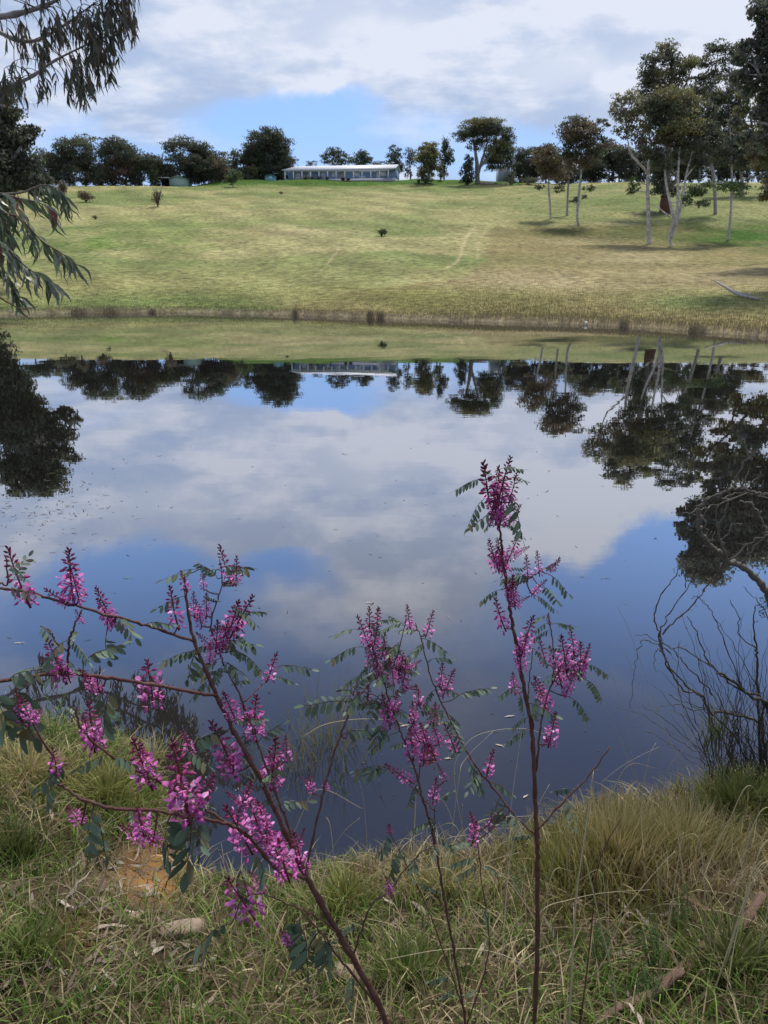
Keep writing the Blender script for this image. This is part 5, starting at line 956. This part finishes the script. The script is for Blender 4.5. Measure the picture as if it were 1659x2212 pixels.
class Plant:
    def __init__(s, label, root_px, Y0, group=None, k=1.0):
        Y0 *= k; s.k = k
        q = W(*root_px, Y0); s.root = Vector((q.x, Y0, gz(q.x, Y0))); s.e = empty('flowering_shrub', s.root, label, 'flowering shrub', group); s.c = []; s.nodes = []
    def stem(s, P_, Ys, r0, r1, name='branch', root=False, col=STEMCOL):
        pts = [W(x_, y_, Y_) for (x_, y_), Y_ in zip(P_, profileY(P_, Ys) * s.k)]; r0 *= s.k * .76; r1 *= s.k * .80
        if root: pts = [s.root + Vector((0, 0, -.02))] + pts
        elif s.c:      # start on the nearest wood already grown
            n_ = min(s.c, key=lambda q: (q - pts[0]).length)
            if (n_ - pts[0]).length < .12: pts[0] = n_
        c = catmull(pts, 8); c = [c[0]] + [p + Vector((rs.normal(), rs.normal(), rs.normal())) * .0012 for p in c[1:]]; m = MB(); rr = lerp_list([r0, r1], len(c)); rr = [r * (1.28 if i % 6 == 0 else 1) * rs.uniform(.94, 1.06) for i, r in enumerate(rr)]; m.tube(c, rr, 8, col); m.build(name, M_stem, s.e, True); s.c += c; return c
    def near(s, x_, y_, Yg):
        q = W(x_, y_, Yg); best = None
        for c in s.c:
            px_, py_ = proj(c.x, c.y, c.z); d = (px_ - x_) ** 2 + (py_ - y_) ** 2
            if best is None or d < best[0]: best = (d, c)
        return best[1]
    def spikes(s, L_, kinds=None, jit=.03, fat=False, dY=0):
        for it in L_:
            (bx_, by_), (tx, ty) = it[0], it[1]; kd = it[2] if len(it) > 2 else ('fat' if fat else 'full')
            n_ = s.near(bx_, by_, 1.8); Y_ = n_.y + rs.uniform(-jit, jit) + dY; p = W(bx_, by_, Y_); q = W(tx, ty, Y_ + rs.uniform(-.01, .01)); me = {'full': SP_FULL, 'slim': SP_SLIM, 'bud': SP_BUD, 'fat': SP_FAT}[kd]; me = me[rs.integers(len(me))]
            o = add_inst('flower_spike', me, s.e, p, q, wscale=rs.uniform(.9, 1.1) if (q - p).length > .05 else 1.2)
            s.link(n_, p, .0016, 'flower_stalk')
            if s.extra and kd in ('full', 'fat') and (q - p).length > .045 and rs.random() < .5:       # smaller raceme from the same axil
                L2 = (q - p).length * rs.uniform(.45, .7); d2 = ((q - p).normalized() + Vector((rs.normal() * .7, rs.normal() * .5, rs.normal() * .3))).normalized(); p2 = p.lerp(q, rs.uniform(-.1, .35)) + Vector((rs.normal() * .006, rs.normal() * .006, 0))
                add_inst('flower_spike', SP_SLIM[rs.integers(3)] if rs.random() < .5 else SP_FULL[rs.integers(5)], s.e, p2, p2 + d2 * L2)
    def link(s, a, b, r, nm):
        L_ = (a - b).length
        if L_ < .012: return
        mid = a.lerp(b, .55) + Vector((0, 0, -.08 * L_)); c = catmull([a, mid, b], 4); m = MB(); m.tube(c, lerp_list([r * 1.2, r], len(c)), 5, STEMCOL, cap=False); m.build(nm, M_stem, s.e, True)
    tw = None; extra = True
    def leaves(s, L_, big=False, jit=.03, red=False):
        for it in L_:
            (bx_, by_), (tx, ty) = it[0], it[1]; n_ = s.near(bx_, by_, 1.8); Y_ = n_.y + rs.uniform(-jit, jit); p = W(bx_, by_, Y_); q = W(tx, ty, Y_ + rs.uniform(-.04, .04))
            me = LF_RED if red else (LF_BIG if big else LF); add_inst('leaf', me[rs.integers(len(me))], s.e, p, q, axis='X'); s.link(n_, p, .0011, 'leaf_stalk')
    def auto_leaves(s, n_, lpx=(35, 70), big=False, rng_=(0.2, 1.0)):
        cand = s.c[int(len(s.c) * rng_[0]):]
        for _ in range(n_):
            c = cand[rs.integers(len(cand))]
            a, b_ = proj(c.x, c.y, c.z)
            if b_ > 2150 or a < -60: continue
            k = c.y / 1560; L_ = rs.uniform(*lpx) * k; th_ = rs.random() * 6.28; d = Vector((math.cos(th_), math.sin(th_) * .7, rs.uniform(-.5, .35))).normalized()
            me = (LF_BIG if big else LF); add_inst('leaf', me[rs.integers(len(me))], s.e, c, c + d * L_, axis='X')
    def done(s):
        pass
# ---- tallest plant, right of centre
C_ = Plant('tallest flowering shrub, single upright red stem right of centre topped by a dense pink column', (1152, 2230), 1.93, k=.9); C_.tw = MB()
C_.stem([(1155, 2212), (1160, 2050), (1161, 1880), (1159, 1780), (1152, 1640), (1147, 1561), (1133, 1491), (1122, 1435), (1115, 1388), (1105, 1337), (1098, 1290), (1089, 1229), (1084, 1183), (1080, 1145), (1075, 1090), (1077, 1033), (1079, 1005)], [1.93, 1.93, 1.9, 1.88], .0105, .0024, 'stem', True)
C_.stem([(1156, 1690), (1163, 1617), (1172, 1545), (1192, 1477), (1215, 1435), (1234, 1388)], [1.92, 2.0], .0042, .002)
C_.stem([(1192, 1477), (1196, 1407), (1187, 1341), (1184, 1327)], [1.95, 1.98], .0028, .0014); C_.stem([(1200, 1462), (1235, 1440), (1262, 1420), (1275, 1395)], [1.96, 2.02], .0026, .0014)
C_.stem([(1120, 1275), (1145, 1248), (1168, 1234), (1196, 1220), (1210, 1211)], [1.9, 1.95], .003, .0013); C_.stem([(1150, 1577), (1140, 1530), (1143, 1480), (1148, 1420)], [1.93, 1.85], .003, .0015)
C_.stem([(1166, 1789), (1215, 1733), (1271, 1677), (1316, 1614)], [1.93, 2.0], .0042, .003, col=(.10, .035, .03))
C_.stem([(1152, 1803), (1112, 1761), (1075, 1715), (1028, 1654), (1005, 1617), (982, 1575), (958, 1528), (935, 1477), (916, 1407), (911, 1383), (897, 1345)], [1.93, 2.05, 2.1], .0045, .0018)
C_.spikes([((1075, 1135), (1068, 1050)), ((1078, 1080), (1094, 986), 'slim'), ((1056, 1080), (1046, 1000), 'bud'), ((1082, 1100), (1088, 1030)), ((1068, 1060), (1078, 1010), 'slim'), ((1100, 1085), (1118, 1022), 'slim'), ((1062, 1100), (1044, 1050), 'slim'), ((1098, 1135), (1124, 1090)), ((1070, 1130), (1072, 1080)), ((1080, 1120), (1072, 1060)),
    ((1076, 1232), (1056, 1168)), ((1098, 1210), (1122, 1150)), ((1094, 1240), (1080, 1180)), ((1086, 1225), (1076, 1165)), ((1140, 1252), (1138, 1198), 'slim'), ((1165, 1240), (1160, 1190), 'slim'), ((1190, 1232), (1212, 1208), 'bud'), ((1112, 1310), (1103, 1250)), ((1150, 1285), (1178, 1250)), ((1105, 1292), (1088, 1255)), ((1104, 1290), (1112, 1240), 'slim'),
    ((1090, 1357), (1063, 1293), 'slim'), ((1128, 1410), (1150, 1330)), ((1120, 1420), (1135, 1365)), ((1126, 1447), (1122, 1395)), ((1112, 1497), (1108, 1450)), ((1184, 1530), (1154, 1460)), ((1180, 1437), (1165, 1380), 'slim'), ((1224, 1446), (1213, 1374)), ((1240, 1410), (1236, 1352), 'slim'), ((1250, 1460), (1262, 1388)), ((1262, 1435), (1277, 1392), 'slim'),
    ((1222, 1502), (1240, 1450)), ((1212, 1480), (1198, 1420)), ((1186, 1348), (1184, 1325), 'bud'), ((1186, 1607), (1202, 1540)), ((1232, 1470), (1238, 1415)), ((1200, 1440), (1188, 1395), 'slim')])
C_.spikes([((1052, 1675), (1061, 1617), 'slim'), ((1028, 1801), (1019, 1755), 'slim'), ((1020, 1822), (1030, 1775), 'slim'), ((1056, 1790), (1064, 1755), 'slim'), ((958, 1502), (978, 1447)), ((950, 1480), (962, 1430), 'slim'), ((921, 1372), (936, 1322), 'slim'), ((982, 1618), (962, 1560), 'slim'), ((888, 1362), (874, 1308), 'slim')], dY=.02)
C_.leaves([((1045, 1036), (982, 1045)), ((1054, 1072), (996, 1128)), ((1094, 1070), (1147, 1155)), ((1106, 1032), (1140, 1030)), ((1182, 1239), (1236, 1276)), ((1168, 1267), (1212, 1288)), ((1150, 1285), (1205, 1308)), ((1084, 1274), (1031, 1290)), ((1120, 1484), (1075, 1495)), ((1262, 1435), (1322, 1449)), ((1262, 1467), (1313, 1500)), ((1229, 1505), (1285, 1547)),
    ((1192, 1348), (1243, 1346)), ((1184, 1346), (1150, 1360)), ((1090, 1130), (1134, 1150)), ((1070, 1120), (1040, 1140)), ((1100, 1060), (1120, 1090)), ((1090, 1230), (1128, 1222)), ((1165, 1500), (1145, 1545)), ((1064, 1030), (1050, 1010)), ((1150, 1400), (1190, 1430)), ((1120, 1495), (1140, 1540))])
C_.leaves([((982, 1509), (1051, 1472)), ((930, 1425), (977, 1416)), ((911, 1395), (870, 1420)), ((1052, 1687), (1112, 1705)), ((1010, 1640), (1040, 1700)), ((1080, 1720), (1060, 1780)), ((940, 1490), (905, 1520)), ((960, 1540), (1000, 1560)), ((1000, 1610), (960, 1650))]); C_.auto_leaves(30, (38, 75), rng_=(.3, 1))
C_.done()
# ---- middle plant
B_ = Plant('flowering shrub with slim leaning stem and wide pink head, in the middle of the picture', (1006, 2240), 1.95, k=.9); B_.tw = MB()
B_.stem([(1005, 2212), (985, 2080), (965, 1970), (949, 1880), (935, 1803), (912, 1724), (898, 1668), (879, 1617), (860, 1565), (842, 1519), (828, 1467), (814, 1435), (804, 1397), (796, 1346)], [1.95, 2.0, 2.1], .0062, .002, 'stem', True)
B_.stem([(828, 1467), (850, 1440), (862, 1400), (875, 1350), (876, 1335)], [2.1, 2.15], .0022, .0012); B_.stem([(895, 1665), (915, 1600), (930, 1560), (944, 1530)], [2.05, 2.08], .0025, .0012); B_.stem([(935, 1803), (940, 1750), (944, 1700)], [2.03, 2.0], .002, .0012)
B_.stem([(842, 1519), (815, 1505), (772, 1495), (740, 1510)], [2.08, 2.0], .002, .001); B_.stem([(915, 1735), (880, 1690), (850, 1668), (834, 1656)], [2.05, 2.0], .0022, .001); B_.stem([(868, 1590), (900, 1540), (905, 1490)], [2.05, 2.1], .002, .0012)
B_.stem([(1000, 2180), (935, 1990), (880, 1870), (842, 1800)], [1.95, 1.9], .003, .0014); B_.stem([(1062, 2212), (1055, 2060), (1040, 1900), (1028, 1790)], [1.95, 2.0], .0035, .0018)
B_.spikes([((795, 1392), (776, 1330), 'slim'), ((800, 1376), (795, 1311), 'slim'), ((814, 1345), (821, 1311), 'bud'), ((809, 1442), (798, 1390)), ((806, 1410), (812, 1350)), ((851, 1478), (842, 1425)), ((884, 1446), (856, 1400)), ((837, 1420), (832, 1380), 'slim'), ((907, 1525), (902, 1478)), ((795, 1521), (795, 1478), 'slim'), ((772, 1511), (769, 1475), 'slim'),
    ((842, 1568), (832, 1500)), ((893, 1637), (884, 1575)), ((935, 1568), (944, 1520)), ((949, 1609), (935, 1560)), ((888, 1689), (832, 1652), 'slim'), ((963, 1684), (944, 1650), 'slim'), ((935, 1731), (944, 1680)), ((866, 1448), (852, 1400)), ((820, 1460), (812, 1410)), ((842, 1800), (839, 1778), 'bud'), ((925, 1615), (912, 1560)), ((905, 1600), (880, 1545)), ((870, 1480), (878, 1425)), ((860, 1470), (866, 1425), 'slim'), ((940, 1640), (925, 1600)), ((842, 1440), (838, 1395)), ((825, 1420), (835, 1370), 'slim'), ((895, 1560), (890, 1515)), ((915, 1650), (920, 1605)), ((850, 1540), (858, 1490)), ((800, 1440), (790, 1400), 'slim')])
B_.leaves([((772, 1360), (720, 1362)), ((781, 1397), (713, 1411)), ((762, 1517), (653, 1512)), ((786, 1458), (739, 1472)), ((851, 1584), (800, 1612)), ((812, 1346), (850, 1330)), ((800, 1440), (760, 1462)), ((870, 1350), (845, 1325)), ((820, 1500), (790, 1560)), ((900, 1540), (950, 1530)), ((905, 1690), (870, 1740)), ((815, 1400), (870, 1395)), ((860, 1420), (905, 1430)), ((880, 1610), (850, 1600)), ((770, 1500), (740, 1480))])
B_.leaves([((930, 1610), (950, 1655)), ((925, 1612), (905, 1640))], big=True, red=True); B_.leaves([((830, 1560), (808, 1600)), ((842, 1800), (820, 1840)), ((920, 1760), (955, 1790)), ((860, 1840), (830, 1880))], big=True); B_.auto_leaves(46, (38, 80), rng_=(.25, 1))
B_.done()
# ---- big left plant
A_ = Plant('largest flowering shrub at left, thick red stem leaning left with many low arching branches', (850, 2230), 1.62); A_.tw = MB()
A_.stem([(835, 2212), (770, 2085), (690, 1945), (640, 1850), (590, 1740), (540, 1640), (495, 1560), (455, 1470), (420, 1385), (405, 1310), (398, 1250), (394, 1236)], [1.62, 1.6, 1.6, 1.62, 1.66], .0125, .003, 'stem', True)
Z = lambda *p: Z1(*p)
A_.stem([(468, 1503), (390, 1490), (260, 1468), (130, 1455), (0, 1470), (-70, 1488)], [1.6, 1.35, 1.15], .0052, .004); A_.stem([(424, 1382), (330, 1355), (260, 1335), (150, 1305), (60, 1280), (-40, 1262)], [1.62, 1.45, 1.25], .0045, .0028)
A_.stem([(640, 1925), (600, 1880), (545, 1815), (496, 1782), (420, 1766), (340, 1754), (224, 1742), (160, 1714), (112, 1678), (116, 1630)], [1.58, 1.35, 1.1, 1.05], .0062, .002); A_.stem([(496, 1782), (440, 1746), (352, 1694), (280, 1658), (240, 1634), (180, 1580), (160, 1530)], [1.42, 1.25, 1.15], .004, .002)
A_.stem([(656, 1855), (624, 1786), (600, 1726), (572, 1646), (548, 1586), (516, 1498), (486, 1442), (470, 1390)], [1.62, 1.7], .0052, .0022); A_.stem([(456, 1400), (456, 1354), (468, 1300), (480, 1258), (476, 1206)], [1.68, 1.75], .003, .0015)
A_.stem([(470, 1400), (480, 1382), (504, 1346), (536, 1314)], [1.68, 1.72], .0026, .0015); A_.stem([(164, 1452), (148, 1402), (152, 1375), (166, 1340), (178, 1318)], [1.3, 1.28], .0032, .0018); A_.stem([(148, 1402), (120, 1388), (112, 1366), (88, 1352)], [1.3, 1.3], .0024, .0014)
A_.stem([(524, 1518), (572, 1474), (600, 1446)], [1.68, 1.8], .0026, .0014); A_.stem([(660, 1900), (664, 1873), (688, 1757), (711, 1663), (739, 1579), (767, 1519), (795, 1481), (828, 1444), (850, 1430)], [1.62, 1.8, 1.98], .0046, .0026)
A_.stem([(-70, 1215), (-20, 1250), (14, 1262), (10, 1200)], [1.2, 1.2], .0028, .0014); A_.stem([(740, 2040), (700, 1990), (640, 1960), (560, 1930), (520, 1945)], [1.6, 1.45], .003, .0016); A_.stem([(765, 2070), (800, 1960), (838, 1925), (900, 1850), (950, 1820)], [1.6, 1.75], .0034, .0018, col=(.07, .03, .03))
A_.stem([(830, 2190), (740, 2080), (690, 2010), (640, 1960)], [1.6, 1.5], .0045, .002)
A_.spikes([((158, 1296), (144, 1182), 'full'), ((170, 1294), (150, 1210), 'full'), ((250, 1352), (203, 1272)), ((240, 1350), (215, 1290)), ((60, 1300), (8, 1186), 'slim'), ((70, 1298), (25, 1272)), ((140, 1468), (98, 1380)), ((150, 1470), (120, 1420)), ((218, 1495), (168, 1448)), ((200, 1490), (185, 1450)), ((332, 1520), (316, 1430), 'fat'), ((47, 1555), (10, 1500)), ((70, 1560), (40, 1500)), ((204, 1615), (192, 1518)), ((190, 1590), (180, 1540), 'slim'),
    ((178, 1345), (160, 1318), 'slim'), ((122, 1668), (116, 1610), 'slim'), ((325, 1695), (286, 1590)), ((315, 1670), (295, 1625), 'slim'), ((408, 1765), (378, 1612), 'full'), ((400, 1740), (385, 1670)), ((330, 1818), (262, 1782), 'fat'), ((310, 1800), (300, 1745), 'fat'), ((175, 1778), (142, 1740))], jit=.02)
A_.spikes([((404, 1275), (386, 1234), 'slim'), ((384, 1352), (362, 1268), 'slim'), ((435, 1352), (428, 1296)), ((500, 1258), (468, 1180), 'slim'), ((510, 1260), (512, 1200), 'slim'), ((440, 1272), (436, 1228), 'slim'), ((465, 1412), (472, 1340)), ((500, 1372), (544, 1286), 'slim'), ((492, 1374), (520, 1294)), ((452, 1432), (458, 1390)), ((578, 1468), (600, 1410), 'slim'), ((508, 1555), (484, 1490)), ((552, 1592), (544, 1500)), ((505, 1668), (466, 1554)),
    ((585, 1698), (598, 1594)), ((620, 1642), (616, 1590), 'slim'), ((412, 1624), (392, 1574), 'slim'), ((540, 1835), (490, 1740)), ((515, 1755), (546, 1688)), ((560, 1790), (530, 1710)), ((600, 1850), (575, 1775)), ((622, 1895), (590, 1800)), ((652, 1875), (640, 1795)), ((545, 1978), (492, 1898), 'fat'), ((570, 1925), (538, 1880), 'full'), ((625, 2040), (605, 2008), 'full'), ((674, 1712), (669, 1675), 'full'), ((706, 1707), (700, 1685), 'full'), ((748, 1595), (753, 1577), 'slim'), ((845, 1930), (835, 1892), 'full'), ((575, 1800), (560, 1735), 'full'), ((446, 1330), (444, 1280)), ((420, 1330), (414, 1280), 'slim'), ((480, 1400), (488, 1340)), ((530, 1560), (522, 1505), 'slim'), ((588, 1660), (580, 1620)), ((640, 1830), (660, 1790), 'slim')], jit=.03)
A_.leaves([((430, 1230), (354, 1236)), ((400, 1288), (338, 1304)), ((500, 1310), (560, 1336)), ((505, 1372), (548, 1384)), ((500, 1405), (580, 1436)), ((600, 1440), (668, 1434)), ((590, 1462), (638, 1466)), ((455, 1468), (405, 1500)), ((430, 1400), (392, 1470)), ((440, 1290), (470, 1290)), ((480, 1240), (515, 1222)), ((430, 1410), (350, 1410)), ((500, 1480), (540, 1460)), ((560, 1600), (600, 1560)), ((470, 1250), (440, 1210)), ((520, 1330), (566, 1310)), ((490, 1430), (530, 1470)), ((450, 1440), (410, 1450)), ((500, 1560), (560, 1540))])
A_.leaves([((60, 1490), (20, 1590)), ((20, 1480), (75, 1600)), ((-10, 1490), (10, 1560)), ((250, 1480), (200, 1580)), ((210, 1480), (240, 1570)), ((150, 1650), (80, 1690)), ((200, 1750), (245, 1860)), ((205, 1745), (175, 1830)), ((370, 1760), (345, 1840)), ((410, 1765), (416, 1860)), ((420, 1615), (450, 1570)), ((400, 1620), (450, 1640)), ((30, 1250), (58, 1200)), ((160, 1440), (95, 1455)), ((230, 1370), (225, 1430)), ((180, 1430), (250, 1380)), ((20, 1470), (70, 1430)), ((520, 1880), (500, 1960)), ((620, 1990), (600, 2065)), ((640, 1990), (690, 2090)), ((690, 2010), (640, 2090)), ((500, 1995), (410, 2030)), ((560, 1700), (590, 1650)), ((600, 1740), (660, 1720)), ((112, 1700), (90, 1740)), ((450, 1745), (420, 1690)), ((545, 1840), (590, 1900)), ((690, 2010), (720, 2070)), ((300, 1680), (330, 1640)), ((60, 1480), (-20, 1560))], big=True, jit=.015)
A_.auto_leaves(36, (45, 80), rng_=(.2, 1)); A_.auto_leaves(10, (60, 95), True, rng_=(.2, .7))
A_.done()
# ================================================================ small wispy green seedlings in the grass
def seedling(label, x_, y_, h, seed, col=(.09, .17, .05)):
    rs2 = np.random.default_rng(seed); p = hit(x_, y_, 1, 8); e = empty('green_seedling', p, label, 'plant', 'feathery seedlings in the bank grass'); m = MB(); LP, LA = [], []
    for k in range(5):
        d = Vector((rs2.normal() * .25, rs2.normal() * .25, 1)); c = catmull([p, p + d * h * .5, p + d * h * rs2.uniform(.8, 1.1) + Vector((rs2.normal() * .02, 0, 0))], 8); m.tube(c, lerp_list([.0018, .0008], len(c)), 4, (.09, .13, .05))
        for q in c[3:]:
            for _ in range(4): a = rs2.random() * 6.28; LP.append(q); LA.append((math.cos(a), math.sin(a), .9))
    m.build('stem', M_stem, e); n = len(LP); V, F, C = curved_leaves(np.array(LP), np.array(LA), np.full(n, h * .13), np.full(n, .0028), np.array(col) * rs2.uniform(.7, 1.3, (n, 1)), rs2, .1, 3); mesh('foliage', V, F, M_lf, e, C)
seedling('feathery light green seedling left of the bark strip', 1410, 2110, .22, 1); seedling('feathery seedling at the bottom edge right of centre', 1400, 2190, .18, 2); seedling('taller feathery seedling in the middle of the lower right grass', 1455, 2020, .2, 3); seedling('feathery seedling beside the foot of the broken red brown stem', 1290, 2090, .16, 4); seedling('pale feathery seedling behind the tallest flower stem', 1120, 1960, .22, 5, (.12, .19, .08)); seedling('bright feathery seedling on the left bank beneath the hanging leaflets', 110, 1610, .3, 6, (.10, .20, .04)); seedling('second bright feathery seedling on the left bank, nearer the water', 260, 1600, .22, 7, (.10, .20, .04))
